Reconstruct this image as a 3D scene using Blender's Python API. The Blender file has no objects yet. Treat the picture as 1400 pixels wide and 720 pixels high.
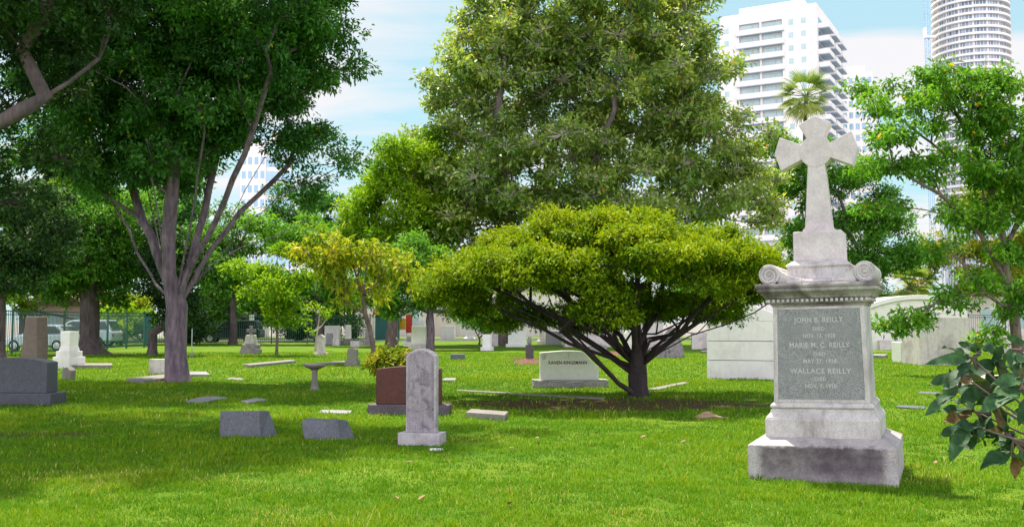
import bpy, bmesh, math, random
import numpy as np
from mathutils import Vector, Matrix

R = math.radians
PI = math.pi
SC = bpy.context.scene
COL = SC.collection

# ------------------------------------------------------------------ camera, sky, sun, exposure
F, HY, CAMH = 1350.0, 440.0, 1.6          # photo focal length (px), horizon row, eye height
cam = bpy.data.objects.new('camera', bpy.data.cameras.new('camera'))
COL.objects.link(cam)
cam.location = (0, 0, CAMH)
PITCH = math.atan((HY - 360.0) / F)         # camera tilted up so the horizon falls below the middle
cam.rotation_euler = (R(90) + PITCH, 0, 0)
cam.data.sensor_width = 36.0
cam.data.lens = 36.0 * F / 1400.0
cam.data.clip_start = 0.1
cam.data.clip_end = 4000
SC.camera = cam

SUN_EL, SUN_AZ = 66.0, -20.0              # azimuth measured from +Y towards +X
sd = Vector((math.sin(R(SUN_AZ)) * math.cos(R(SUN_EL)), math.cos(R(SUN_AZ)) * math.cos(R(SUN_EL)), math.sin(R(SUN_EL))))
sun = bpy.data.objects.new('sun', bpy.data.lights.new('sun', 'SUN'))
COL.objects.link(sun)
sun.data.energy = 4.3
sun.data.angle = R(1.0)
sun.data.color = (1.0, 0.91, 0.77)
sun.rotation_euler = sd.to_track_quat('Z', 'Y').to_euler()

W = bpy.data.worlds.new('World')
SC.world = W
W.use_nodes = True
nt = W.node_tree
nt.nodes.clear()
wo = nt.nodes.new('ShaderNodeOutputWorld')
bg = nt.nodes.new('ShaderNodeBackground')
sky = nt.nodes.new('ShaderNodeTexSky')
sky.sky_type = 'NISHITA'
sky.sun_disc = False
sky.sun_elevation = R(SUN_EL)
sky.sun_rotation = R(SUN_AZ)
sky.air_density = 1.0
sky.dust_density = 0.6
sky.ozone_density = 1.5
SKY_STRENGTH = 0.065
tc = nt.nodes.new('ShaderNodeTexCoord')
sep = nt.nodes.new('ShaderNodeSeparateXYZ')
nt.links.new(tc.outputs['Generated'], sep.inputs[0])
zz = nt.nodes.new('ShaderNodeMath'); zz.operation = 'ADD'; zz.inputs[1].default_value = 0.12
nt.links.new(sep.outputs['Z'], zz.inputs[0])
dx = nt.nodes.new('ShaderNodeMath'); dx.operation = 'DIVIDE'
dy = nt.nodes.new('ShaderNodeMath'); dy.operation = 'DIVIDE'
nt.links.new(sep.outputs['X'], dx.inputs[0]); nt.links.new(zz.outputs[0], dx.inputs[1])
nt.links.new(sep.outputs['Y'], dy.inputs[0]); nt.links.new(zz.outputs[0], dy.inputs[1])
cb = nt.nodes.new('ShaderNodeCombineXYZ')
nt.links.new(dx.outputs[0], cb.inputs[0]); nt.links.new(dy.outputs[0], cb.inputs[1])
cn = nt.nodes.new('ShaderNodeTexNoise')
cn.inputs['Scale'].default_value = 0.85
cn.inputs['Detail'].default_value = 7
cn.inputs['Roughness'].default_value = 0.52
cn.inputs['Distortion'].default_value = 0.3
mp = nt.nodes.new('ShaderNodeMapping')
mp.inputs['Location'].default_value = (7.3, 2.1, 0)
mp.inputs['Scale'].default_value = (0.9, 2.2, 1)
nt.links.new(cb.outputs[0], mp.inputs[0]); nt.links.new(mp.outputs[0], cn.inputs[0])
cr = nt.nodes.new('ShaderNodeValToRGB')
cr.color_ramp.elements[0].position = 0.44
cr.color_ramp.elements[1].position = 0.58
nt.links.new(cn.outputs['Fac'], cr.inputs[0])
# thin high veil everywhere + clouds
veil = nt.nodes.new('ShaderNodeMix'); veil.data_type = 'RGBA'
veil.inputs[0].default_value = 0.72
nt.links.new(sky.outputs[0], veil.inputs[6])
veil.inputs[7].default_value = (3.9, 6.1, 6.5, 1)
cmx = nt.nodes.new('ShaderNodeMix'); cmx.data_type = 'RGBA'
cf = nt.nodes.new('ShaderNodeMath'); cf.operation = 'MULTIPLY'; cf.inputs[1].default_value = 0.85
nt.links.new(cr.outputs[0], cf.inputs[0])
nt.links.new(cf.outputs[0], cmx.inputs[0])
nt.links.new(veil.outputs[2], cmx.inputs[6])
cmx.inputs[7].default_value = (6.9, 6.5, 6.6, 1)
# bright bank added to the unseen sky behind the camera to fill shaded fronts
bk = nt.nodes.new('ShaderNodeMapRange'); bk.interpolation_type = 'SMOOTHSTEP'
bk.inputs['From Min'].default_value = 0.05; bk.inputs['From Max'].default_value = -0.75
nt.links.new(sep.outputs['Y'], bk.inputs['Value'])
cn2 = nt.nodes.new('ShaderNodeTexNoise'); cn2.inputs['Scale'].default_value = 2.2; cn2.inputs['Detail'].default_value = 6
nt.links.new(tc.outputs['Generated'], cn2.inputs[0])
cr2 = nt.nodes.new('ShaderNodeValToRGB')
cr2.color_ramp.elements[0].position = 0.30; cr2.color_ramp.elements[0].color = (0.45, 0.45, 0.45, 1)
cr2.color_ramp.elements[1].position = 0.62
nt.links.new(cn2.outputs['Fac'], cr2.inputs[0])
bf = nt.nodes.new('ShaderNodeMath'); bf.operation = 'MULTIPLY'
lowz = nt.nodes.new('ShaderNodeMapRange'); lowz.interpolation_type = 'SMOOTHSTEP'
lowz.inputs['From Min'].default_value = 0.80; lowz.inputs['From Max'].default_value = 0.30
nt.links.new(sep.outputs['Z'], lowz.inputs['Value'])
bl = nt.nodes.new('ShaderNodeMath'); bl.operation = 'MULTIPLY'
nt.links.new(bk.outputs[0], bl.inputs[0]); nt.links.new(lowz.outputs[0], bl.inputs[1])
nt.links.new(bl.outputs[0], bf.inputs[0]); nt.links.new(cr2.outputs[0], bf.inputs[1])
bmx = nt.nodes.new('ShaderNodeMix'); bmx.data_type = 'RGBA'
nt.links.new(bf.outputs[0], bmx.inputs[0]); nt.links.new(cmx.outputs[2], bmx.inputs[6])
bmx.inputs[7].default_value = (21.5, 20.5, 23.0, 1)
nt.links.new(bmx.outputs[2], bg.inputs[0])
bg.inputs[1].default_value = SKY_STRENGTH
nt.links.new(bg.outputs[0], wo.inputs[0])

SC.view_settings.view_transform = 'Standard'
SC.view_settings.look = 'None'
SC.view_settings.gamma = 1
SC.view_settings.exposure = 1.18
SC.view_settings.use_curve_mapping = False
SC.render.engine = 'CYCLES'
SC.cycles.max_bounces = 6
SC.cycles.diffuse_bounces = 3
SC.cycles.glossy_bounces = 2
SC.cycles.transmission_bounces = 3
SC.cycles.transparent_max_bounces = 4
SC.cycles.caustics_reflective = False
SC.cycles.caustics_refractive = False
SC.cycles.use_denoising = True

rng = random.Random(7)
nr = np.random.default_rng(11)


def G(px, py):
    """ground point seen at photo pixel"""
    u, v = (px - 700) / F, (360 - py) / F
    t = -CAMH / (math.sin(PITCH) + v * math.cos(PITCH))
    return (u * t, (math.cos(PITCH) - v * math.sin(PITCH)) * t)


def PT(px, py, Y):
    u, v = (px - 700) / F, (360 - py) / F
    t = Y / (math.cos(PITCH) - v * math.sin(PITCH))
    return Vector((u * t, Y, CAMH + (math.sin(PITCH) + v * math.cos(PITCH)) * t))


# ------------------------------------------------------------------ materials
def new_mat(name):
    m = bpy.data.materials.new(name)
    m.use_nodes = True
    t = m.node_tree
    b = t.nodes['Principled BSDF']
    return m, t, b


def N(t, kind, **kw):
    n = t.nodes.new(kind)
    for k, v in kw.items():
        if k in n.inputs.keys():
            n.inputs[k].default_value = v
        else:
            setattr(n, k, v)
    return n


def ramp(t, fac, stops):
    r = t.nodes.new('ShaderNodeValToRGB')
    e = r.color_ramp.elements
    while len(e) < len(stops):
        e.new(0.5)
    for i, (p, c) in enumerate(stops):
        e[i].position = p
        e[i].color = tuple(c) + (1,) if len(c) == 3 else c
    t.links.new(fac, r.inputs[0])
    return r.outputs[0]


def mixc(t, fac, a, b, mode='MIX'):
    m = t.nodes.new('ShaderNodeMix')
    m.data_type = 'RGBA'
    m.blend_type = mode
    for sock, v in ((m.inputs[0], fac), (m.inputs[6], a), (m.inputs[7], b)):
        if isinstance(v, (int, float)):
            sock.default_value = v
        elif isinstance(v, tuple):
            sock.default_value = v + (1,) if len(v) == 3 else v
        else:
            t.links.new(v, sock)
    return m.outputs[2]


def math_n(t, op, a, b=None):
    m = t.nodes.new('ShaderNodeMath')
    m.operation = op
    for i, v in enumerate((a, b)):
        if v is None:
            continue
        if isinstance(v, (int, float)):
            m.inputs[i].default_value = v
        else:
            t.links.new(v, m.inputs[i])
    return m.outputs[0]


def obj_coords(t, jitter=True):
    c = t.nodes.new('ShaderNodeTexCoord')
    if not jitter:
        return c.outputs['Object']
    oi = t.nodes.new('ShaderNodeObjectInfo')
    k = math_n(t, 'MULTIPLY', oi.outputs['Random'], 37.0)
    a = N(t, 'ShaderNodeVectorMath', operation='ADD')
    t.links.new(c.outputs['Object'], a.inputs[0])
    t.links.new(k, a.inputs[1])
    return a.outputs[0]


def noise(t, vec, scale, detail=4, rough=0.55, stretch=None, dist=0.0):
    if stretch:
        m = N(t, 'ShaderNodeMapping')
        m.inputs['Scale'].default_value = stretch
        t.links.new(vec, m.inputs[0])
        vec = m.outputs[0]
    n = N(t, 'ShaderNodeTexNoise', Scale=scale, Detail=detail, Roughness=rough, Distortion=dist)
    t.links.new(vec, n.inputs['Vector'])
    return n.outputs['Fac']


def stone(name, c, stain=(0.1, 0.09, 0.1), amount=0.5, scale=1.6, speck=0.25, rough=0.75, bump=0.3, streak=0.4, lo=0.48, hi=0.72, fine=90, spec=0.25):
    m, t, b = new_mat(name)
    v = obj_coords(t)
    big = noise(t, v, scale, 6, 0.62, dist=0.4)
    col = mixc(t, math_n(t, 'MULTIPLY', ramp(t, big, [(lo, (0, 0, 0)), (hi, (1, 1, 1))]), amount), c, stain)
    st = noise(t, v, 5.0, 4, 0.6, stretch=(1.6, 1.6, 0.16))
    col = mixc(t, math_n(t, 'MULTIPLY', ramp(t, st, [(0.52, (0, 0, 0)), (0.75, (1, 1, 1))]), streak * amount), col, stain)
    sp = noise(t, v, fine, 2, 0.6)
    col = mixc(t, speck, col, ramp(t, sp, [(0.35, (0.12, 0.12, 0.12)), (0.5, (0.5, 0.5, 0.5)), (0.66, (0.95, 0.95, 0.95))]), 'OVERLAY')
    mid = noise(t, v, 9, 5, 0.65)
    col = mixc(t, 0.35, col, ramp(t, mid, [(0.3, (0.3, 0.3, 0.3)), (0.7, (0.72, 0.7, 0.66))]), 'OVERLAY')
    t.links.new(col, b.inputs['Base Color'])
    b.inputs['Roughness'].default_value = rough
    b.inputs['Specular IOR Level'].default_value = spec
    bp = N(t, 'ShaderNodeBump', Strength=bump, Distance=0.02)
    t.links.new(math_n(t, 'ADD', mid, math_n(t, 'MULTIPLY', sp, 0.4)), bp.inputs['Height'])
    t.links.new(bp.outputs[0], b.inputs['Normal'])
    return m


def plain(name, c, rough=0.6, metal=0.0, var=0.15, scale=3.0, spec=0.5):
    m, t, b = new_mat(name)
    v = obj_coords(t)
    n = noise(t, v, scale, 5, 0.6)
    col = mixc(t, n, tuple(x * (1 - var) for x in c), tuple(min(1, x * (1 + var)) for x in c))
    t.links.new(col, b.inputs['Base Color'])
    b.inputs['Roughness'].default_value = rough
    b.inputs['Metallic'].default_value = metal
    b.inputs['Specular IOR Level'].default_value = spec
    return m


def leaf_mat(name, stops, trans=0.38, rough=0.55, tboost=(1.25, 1.15, 0.5), spec=0.09, mottle=0.0):
    m, t, b = new_mat(name)
    a = N(t, 'ShaderNodeAttribute', attribute_name='tint')
    col = ramp(t, a.outputs['Fac'], stops)
    if mottle:
        ov = obj_coords(t, False)
        col = mixc(t, mottle, col, ramp(t, noise(t, ov, 22, 5, 0.7), [(0.32, (0.2, 0.2, 0.2)), (0.68, (0.85, 0.85, 0.6))]), 'OVERLAY')
        bp = N(t, 'ShaderNodeBump', Strength=0.35, Distance=0.01)
        t.links.new(noise(t, ov, 70, 4, 0.7), bp.inputs['Height'])
        t.links.new(bp.outputs[0], b.inputs['Normal'])
    t.links.new(col, b.inputs['Base Color'])
    b.inputs['Roughness'].default_value = rough
    b.inputs['Specular IOR Level'].default_value = spec
    tr = N(t, 'ShaderNodeBsdfTranslucent')
    t.links.new(mixc(t, 1.0, col, tboost, 'MULTIPLY'), tr.inputs[0])
    mx = N(t, 'ShaderNodeMixShader')
    mx.inputs[0].default_value = trans
    t.links.new(b.outputs[0], mx.inputs[1])
    t.links.new(tr.outputs[0], mx.inputs[2])
    out = t.nodes['Material Output']
    t.links.new(mx.outputs[0], out.inputs[0])
    return m


def bark_mat(name, c1, c2, bump=0.6):
    m, t, b = new_mat(name)
    v = obj_coords(t)
    n1 = noise(t, v, 7, 6, 0.65, stretch=(1, 1, 0.25))
    n2 = noise(t, v, 1.6, 4, 0.6)
    n3 = noise(t, v, 40, 3, 0.6, stretch=(1, 1, 0.3))
    col = mixc(t, ramp(t, n1, [(0.35, (0, 0, 0)), (0.66, (1, 1, 1))]), c1, c2)
    col = mixc(t, 0.5, col, ramp(t, n2, [(0.3, (0.32, 0.32, 0.32)), (0.7, (0.75, 0.72, 0.7))]), 'OVERLAY')
    t.links.new(col, b.inputs['Base Color'])
    b.inputs['Roughness'].default_value = 0.9
    bp = N(t, 'ShaderNodeBump', Strength=bump, Distance=0.03)
    t.links.new(math_n(t, 'ADD', n1, math_n(t, 'MULTIPLY', n3, 0.5)), bp.inputs['Height'])
    t.links.new(bp.outputs[0], b.inputs['Normal'])
    return m


M = {}
M['grey_marble'] = stone('weathered_grey_marble', (0.30, 0.265, 0.30), (0.07, 0.05, 0.075), 0.8, 7.0, 0.45, 0.8, 0.35, 0.8)
M['pale_rim'] = stone('worn_rim_lit_marble', (0.42, 0.39, 0.42), (0.13, 0.10, 0.13), 0.6, 3.0, 0.25, 0.8, 0.35, 0.5)  # pale edges: wear, with rim light painted into the colour
M['monument'] = stone('pale_monument_marble', (0.50, 0.468, 0.475), (0.17, 0.135, 0.14), 0.6, 1.9, 0.2, 0.7, 0.2, 1.0, 0.46, 0.70)
M['cross'] = stone('pale_cross_marble', (0.565, 0.51, 0.53), (0.33, 0.275, 0.285), 0.35, 1.6, 0.15, 0.7, 0.15, 0.4)
M['cornice'] = stone('dirty_cornice_marble', (0.36, 0.33, 0.335), (0.075, 0.06, 0.07), 0.85, 3.2, 0.25, 0.75, 0.3, 1.0, 0.42, 0.68)
M['panel'] = stone('grey_granite_panel', (0.225, 0.23, 0.24), (0.15, 0.15, 0.16), 0.35, 1.2, 0.6, 0.5, 0.05, 0.2, fine=130)
M['letters'] = plain('cut_letters', (0.44, 0.43, 0.43), 0.8)
M['white_marble'] = stone('white_marble', (0.82, 0.78, 0.79), (0.42, 0.36, 0.36), 0.35, 1.3, 0.12, 0.7, 0.2, 0.5)
M['stucco'] = stone('pale_stucco', (0.68, 0.655, 0.63), (0.4, 0.36, 0.34), 0.3, 0.5, 0.1, 0.85, 0.2, 0.5)
M['old_stucco'] = stone('stained_stucco', (0.60, 0.545, 0.545), (0.24, 0.20, 0.21), 0.9, 1.1, 0.15, 0.85, 0.3, 0.6)
M['grey_granite'] = stone('grey_granite', (0.25, 0.25, 0.26), (0.12, 0.12, 0.125), 0.45, 1.5, 0.5, 0.6, 0.3, 0.4)
M['green_granite'] = stone('pale_green_grey_granite', (0.66, 0.67, 0.63), (0.48, 0.50, 0.48), 0.3, 1.2, 0.4, 0.55, 0.1, 0.2, fine=120)
M['rock_granite'] = stone('rough_grey_granite', (0.36, 0.35, 0.35), (0.15, 0.14, 0.14), 0.5, 3.0, 0.6, 0.9, 1.0, 0.3)
M['blue_granite'] = stone('blue_grey_granite', (0.12, 0.125, 0.15), (0.06, 0.06, 0.07), 0.45, 2.0, 0.6, 0.5, 0.2, 0.3, fine=110)
M['dark_granite'] = stone('dark_grey_granite', (0.075, 0.08, 0.10), (0.045, 0.045, 0.052), 0.4, 1.5, 0.55, 0.4, 0.1, 0.2, fine=120)
M['red_granite'] = stone('red_brown_granite', (0.085, 0.030, 0.024), (0.045, 0.018, 0.016), 0.5, 2.4, 0.6, 0.35, 0.08, 0.2, fine=120)
M['brown_granite'] = stone('brown_grey_granite', (0.16, 0.12, 0.115), (0.09, 0.07, 0.07), 0.4, 1.6, 0.45, 0.7, 0.3, 0.3)
M['purple_granite'] = stone('dark_purple_grey_granite', (0.10, 0.08, 0.10), (0.05, 0.04, 0.05), 0.4, 1.6, 0.5, 0.6, 0.3, 0.3)
M['concrete'] = stone('old_concrete', (0.23, 0.215, 0.20), (0.10, 0.09, 0.085), 0.5, 2.0, 0.3, 0.9, 0.5, 0.3)
M['soil'] = stone('dry_soil', (0.14, 0.075, 0.05), (0.07, 0.04, 0.03), 0.6, 4.0, 0.5, 1.0, 1.0, 0.0, fine=60)
M['rock_tan'] = stone('tan_rock', (0.36, 0.24, 0.15), (0.2, 0.13, 0.09), 0.5, 4.0, 0.3, 0.9, 0.6, 0.2)
M['bark_grey'] = bark_mat('grey_bark', (0.065, 0.048, 0.064), (0.20, 0.155, 0.185), 1.0)
M['bark_dark'] = bark_mat('dark_bark', (0.05, 0.038, 0.04), (0.13, 0.10, 0.10))
M['bark_brown'] = bark_mat('brown_bark', (0.08, 0.055, 0.05), (0.2, 0.15, 0.13))
M['bark_black'] = bark_mat('blackish_bark', (0.018, 0.013, 0.014), (0.048, 0.036, 0.036))
M['twig_grey'] = bark_mat('pale_twig_bark', (0.36, 0.30, 0.29), (0.60, 0.53, 0.50))
# leaf colours: (tint ramps)
M['leaf_oak'] = leaf_mat('deep_green_leaf', [(0, (0.032, 0.102, 0.032)), (0.5, (0.065, 0.204, 0.044)), (0.93, (0.122, 0.326, 0.052)), (1, (0.408, 0.449, 0.041))], 0.30)
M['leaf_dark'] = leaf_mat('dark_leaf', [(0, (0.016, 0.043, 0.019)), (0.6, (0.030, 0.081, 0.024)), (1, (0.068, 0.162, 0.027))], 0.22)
M['leaf_mid'] = leaf_mat('mid_green_leaf', [(0, (0.050, 0.150, 0.027)), (0.5, (0.100, 0.280, 0.036)), (1, (0.200, 0.420, 0.045))], 0.38)
M['leaf_ficus'] = leaf_mat('olive_green_leaf', [(0, (0.110, 0.220, 0.052)), (0.5, (0.248, 0.380, 0.086)), (0.93, (0.462, 0.550, 0.127)), (1, (0.40, 0.20, 0.03))], 0.42, 0.45, spec=0.3)
M['leaf_bright'] = leaf_mat('bright_green_leaf', [(0, (0.091, 0.220, 0.012)), (0.5, (0.195, 0.378, 0.016)), (1, (0.351, 0.512, 0.020))], 0.45)
M['leaf_bonsai'] = leaf_mat('yellow_green_leaf', [(0, (0.066, 0.163, 0.009)), (0.5, (0.167, 0.288, 0.007)), (1, (0.312, 0.391, 0.007))], 0.34)
M['leaf_yellow'] = leaf_mat('yellow_leaf', [(0, (0.12, 0.27, 0.02)), (0.45, (0.32, 0.40, 0.025)), (1, (0.60, 0.52, 0.04))], 0.38, tboost=(1.05, 1.05, 0.5))
M['leaf_right'] = leaf_mat('fresh_green_leaf', [(0, (0.065, 0.182, 0.027)), (0.5, (0.120, 0.313, 0.030)), (0.975, (0.239, 0.486, 0.041)), (1, (1.196, 0.506, 0.041))], 0.40)
M['leaf_palm'] = leaf_mat('palm_leaf', [(0, (0.14, 0.25, 0.05)), (0.6, (0.26, 0.36, 0.08)), (1, (0.45, 0.42, 0.14))], 0.40)
M['leaf_big'] = leaf_mat('leathery_leaf', [(0, (0.022, 0.065, 0.032)), (0.65, (0.04, 0.10, 0.045)), (0.85, (0.10, 0.085, 0.035)), (1, (0.15, 0.09, 0.045))], 0.18, 0.5, spec=0.2, mottle=0.8)
M['leaf_croton'] = leaf_mat('croton_leaf', [(0, (0.078, 0.156, 0.016)), (0.6, (0.208, 0.286, 0.021)), (1, (0.468, 0.338, 0.021))], 0.35)
M['grass_blade'] = leaf_mat('grass_blade', [(0, (0.044, 0.163, 0.008)), (0.5, (0.121, 0.268, 0.010)), (0.9, (0.242, 0.348, 0.014)), (1, (0.485, 0.442, 0.137))], 0.30, 0.5, tboost=(1.2, 1.1, 0.4), spec=0.08)
M['fence'] = plain('dark_green_painted_iron', (0.02, 0.10, 0.085), 0.4)
M['iron'] = plain('black_iron', (0.03, 0.035, 0.04), 0.5)
M['steel'] = plain('grey_steel', (0.4, 0.42, 0.46), 0.4, 0.4)
M['tower_white'] = plain('white_tower_render', (0.80, 0.77, 0.75), 0.8, var=0.04, scale=0.1)
M['tower_shade_blue'] = plain('shade_blue_balcony_slab', (0.48, 0.56, 0.66), 0.7, var=0.1)  # bluish shade of the balcony slabs is painted into this colour
M['glass_teal'] = plain('teal_tower_glass', (0.36, 0.52, 0.54), 0.25, 0.0, 0.35, 0.35, 0.9)
M['glass_blue'] = plain('blue_tower_glass', (0.25, 0.40, 0.52), 0.1, 0.3, 0.25, 0.2, 0.9)
M['glass_dark'] = plain('dark_glass', (0.02, 0.03, 0.035), 0.08, 0, 0.2, 2, 0.8)
M['shop_wall'] = plain('cream_shop_wall', (0.75, 0.68, 0.64), 0.8, var=0.06)
M['shop_pink'] = plain('salmon_wall', (0.68, 0.56, 0.52), 0.8, var=0.08)
M['sign_red'] = plain('red_sign', (0.65, 0.05, 0.02), 0.5)
M['sign_yellow'] = plain('yellow_sign', (0.8, 0.5, 0.03), 0.5)
M['sign_white'] = plain('white_panel', (0.8, 0.8, 0.8), 0.5)
M['teal_panel'] = plain('teal_panel', (0.03, 0.16, 0.17), 0.4)
M['roof_tile'] = plain('brown_roof_tile', (0.25, 0.15, 0.11), 0.8)
M['house_wall'] = plain('tan_house_wall', (0.55, 0.42, 0.32), 0.8)
M['car_silver'] = plain('silver_blue_car_paint', (0.50, 0.58, 0.66), 0.22, 0.35, 0.05, spec=0.7)
M['car_white'] = plain('pale_blue_car_paint', (0.55, 0.65, 0.75), 0.25, 0.1, 0.05, spec=0.7)
M['car_dark'] = plain('dark_green_car_paint', (0.02, 0.045, 0.05), 0.2, 0.1, 0.1, spec=0.7)
M['car_blue'] = plain('blue_car_paint', (0.10, 0.2, 0.3), 0.25, 0.1, 0.1, spec=0.7)
M['tyre'] = plain('tyre_rubber', (0.02, 0.02, 0.02), 0.9)
M['rim'] = plain('alloy_rim', (0.55, 0.55, 0.58), 0.3, 0.7)
M['lamp_glass'] = plain('headlamp_glass', (0.7, 0.72, 0.75), 0.15)
M['lamp_red'] = plain('tail_lamp_red', (0.5, 0.02, 0.02), 0.3)
M['asphalt'] = stone('asphalt', (0.06, 0.06, 0.062), (0.035, 0.035, 0.037), 0.5, 0.4, 0.5, 0.9, 0.2, 0.0)
M['dead_leaf'] = plain('dead_leaf', (0.27, 0.15, 0.07), 0.8, var=0.4)


def plinth_mat():
    """plinth marble with the large dark mould patch across its faces (a stain with a shape of its own)"""
    m = stone('mould_stained_plinth', (0.40, 0.37, 0.375), (0.13, 0.10, 0.12), 0.55, 2.4, 0.25, 0.85, 0.35, 0.5)
    t = m.node_tree
    b = t.nodes['Principled BSDF']
    old = b.inputs['Base Color'].links[0].from_socket
    c = obj_coords(t, False)
    s = N(t, 'ShaderNodeSeparateXYZ')
    t.links.new(c, s.inputs[0])
    wob = math_n(t, 'MULTIPLY', math_n(t, 'SUBTRACT', noise(t, c, 7, 6, 0.7), 0.5), 0.14)
    ax = math_n(t, 'ADD', math_n(t, 'ABSOLUTE', s.outputs[0]), wob)
    fx = ramp(t, ax, [(0.56, (1, 1, 1)), (0.64, (0, 0, 0))])
    az = math_n(t, 'ADD', s.outputs[2], wob)
    fz = ramp(t, az, [(0.02, (0.55, 0.55, 0.55)), (0.14, (1, 1, 1)), (0.34, (1, 1, 1)), (0.365, (0, 0, 0))])
    patch = noise(t, c, 3.2, 6, 0.7)
    k = math_n(t, 'MULTIPLY', math_n(t, 'MULTIPLY', fx, fz), ramp(t, patch, [(0.30, (0.45, 0.45, 0.45)), (0.60, (0.95, 0.95, 0.95))]))
    t.links.new(mixc(t, k, old, (0.075, 0.055, 0.068)), b.inputs['Base Color'])
    return m


M['plinth'] = plinth_mat()


# ------------------------------------------------------------------ object helpers
def tag(o, label=None, cat=None, group=None, kind=None):
    if label: o['label'] = label
    if cat: o['category'] = cat
    if group: o['group'] = group
    if kind or label: o['kind'] = kind or 'thing'
    return o


def thing(name, label, cat, loc=(0, 0, 0), rz=0.0, group=None):
    o = bpy.data.objects.new(name, None)
    COL.objects.link(o)
    o.empty_display_size = 0.2
    o.location = loc
    o.rotation_euler = (0, 0, rz)
    return tag(o, label, cat, group)


def mesh_obj(name, verts, faces, mat, parent=None, smooth=False, bevel=0.0, segs=2, loc=None, rot=None):
    me = bpy.data.meshes.new(name)
    me.from_pydata([tuple(v) for v in verts], [], faces)
    bm = bmesh.new()
    bm.from_mesh(me)
    bmesh.ops.recalc_face_normals(bm, faces=bm.faces[:])
    bm.to_mesh(me)
    bm.free()
    me.materials.append(mat)
    o = bpy.data.objects.new(name, me)
    COL.objects.link(o)
    if parent: o.parent = parent
    if loc is not None: o.location = loc
    if rot is not None: o.rotation_euler = rot
    if smooth:
        me.shade_smooth()
    if bevel > 0:
        b = o.modifiers.new('bevel', 'BEVEL')
        b.width = bevel
        b.segments = segs
        b.limit_method = 'ANGLE'
        b.angle_limit = R(25)
        b.harden_normals = False
    return o


class MB:
    """collects shapes for ONE mesh"""
    def __init__(s):
        s.v, s.f = [], []

    def add(s, vs, fs):
        k = len(s.v)
        s.v += [tuple(v) for v in vs]
        s.f += [tuple(i + k for i in f) for f in fs]
        return s

    def box(s, x0, x1, y0, y1, z0, z1):
        return s.add([(x0, y0, z0), (x1, y0, z0), (x1, y1, z0), (x0, y1, z0), (x0, y0, z1), (x1, y0, z1), (x1, y1, z1), (x0, y1, z1)],
                     [(0, 3, 2, 1), (4, 5, 6, 7), (0, 1, 5, 4), (1, 2, 6, 5), (2, 3, 7, 6), (3, 0, 4, 7)])

    def frustum(s, w0, d0, z0, w1, d1, z1, cx=0, cy=0, ox=0, oy=0):
        a, b, c, d = w0 / 2, d0 / 2, w1 / 2, d1 / 2
        return s.add([(cx - a, cy - b, z0), (cx + a, cy - b, z0), (cx + a, cy + b, z0), (cx - a, cy + b, z0),
                      (cx + ox - c, cy + oy - d, z1), (cx + ox + c, cy + oy - d, z1), (cx + ox + c, cy + oy + d, z1), (cx + ox - c, cy + oy + d, z1)],
                     [(0, 3, 2, 1), (4, 5, 6, 7), (0, 1, 5, 4), (1, 2, 6, 5), (2, 3, 7, 6), (3, 0, 4, 7)])

    def tiers(s, rows):
        """square stack: rows of (width, depth, z) joined into one closed solid"""
        vs, fs = [], []
        for w, d, z in rows:
            vs += [(-w / 2, -d / 2, z), (w / 2, -d / 2, z), (w / 2, d / 2, z), (-w / 2, d / 2, z)]
        n = len(rows)
        for i in range(n - 1):
            for j in range(4):
                a, b = i * 4 + j, i * 4 + (j + 1) % 4
                fs.append((a, b, b + 4, a + 4))
        fs.append((3, 2, 1, 0))
        fs.append(tuple(4 * (n - 1) + j for j in range(4)))
        return s.add(vs, fs)

    def prism(s, poly, y0, y1):
        """polygon in xz, extruded along y"""
        n = len(poly)
        vs = [(x, y0, z) for x, z in poly] + [(x, y1, z) for x, z in poly]
        fs = [tuple(range(n)), tuple(range(2 * n - 1, n - 1, -1))]
        fs += [(i, i + n, (i + 1) % n + n, (i + 1) % n) for i in range(n)]
        return s.add(vs, fs)

    def prism_x(s, poly, x0, x1):
        n = len(poly)
        vs = [(x0, y, z) for y, z in poly] + [(x1, y, z) for y, z in poly]
        fs = [tuple(range(n)), tuple(range(2 * n - 1, n - 1, -1))]
        fs += [(i, i + n, (i + 1) % n + n, (i + 1) % n) for i in range(n)]
        return s.add(vs, fs)

    def lathe(s, prof, n=20, cx=0, cy=0):
        vs, fs = [], []
        for r, z in prof:
            vs += [(cx + r * math.cos(2 * PI * k / n), cy + r * math.sin(2 * PI * k / n), z) for k in range(n)]
        m = len(prof)
        for i in range(m - 1):
            for k in range(n):
                a, b = i * n + k, i * n + (k + 1) % n
                fs.append((a, b, b + n, a + n))
        fs.append(tuple(range(n - 1, -1, -1)))
        fs.append(tuple((m - 1) * n + k for k in range(n)))
        return s.add(vs, fs)

    def bar(s, p, q, r, n=6):
        p, q = Vector(p), Vector(q)
        d = (q - p).normalized()
        u = d.orthogonal().normalized()
        w = d.cross(u)
        vs = [p + (u * math.cos(2 * PI * k / n) + w * math.sin(2 * PI * k / n)) * r for k in range(n)]
        vs += [q + (u * math.cos(2 * PI * k / n) + w * math.sin(2 * PI * k / n)) * r for k in range(n)]
        fs = [(k, (k + 1) % n, (k + 1) % n + n, k + n) for k in range(n)]
        fs += [tuple(range(n - 1, -1, -1)), tuple(range(n, 2 * n))]
        return s.add(vs, fs)

    def build(s, name, mat, parent=None, **kw):
        return mesh_obj(name, s.v, s.f, mat, parent, **kw)


FOOT = []          # footprints kept free of grass (cx, cy, half x, half y, yaw)


def foot(x, y, hx, hy, rz=0.0):
    FOOT.append((x, y, hx, hy, rz))


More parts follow.
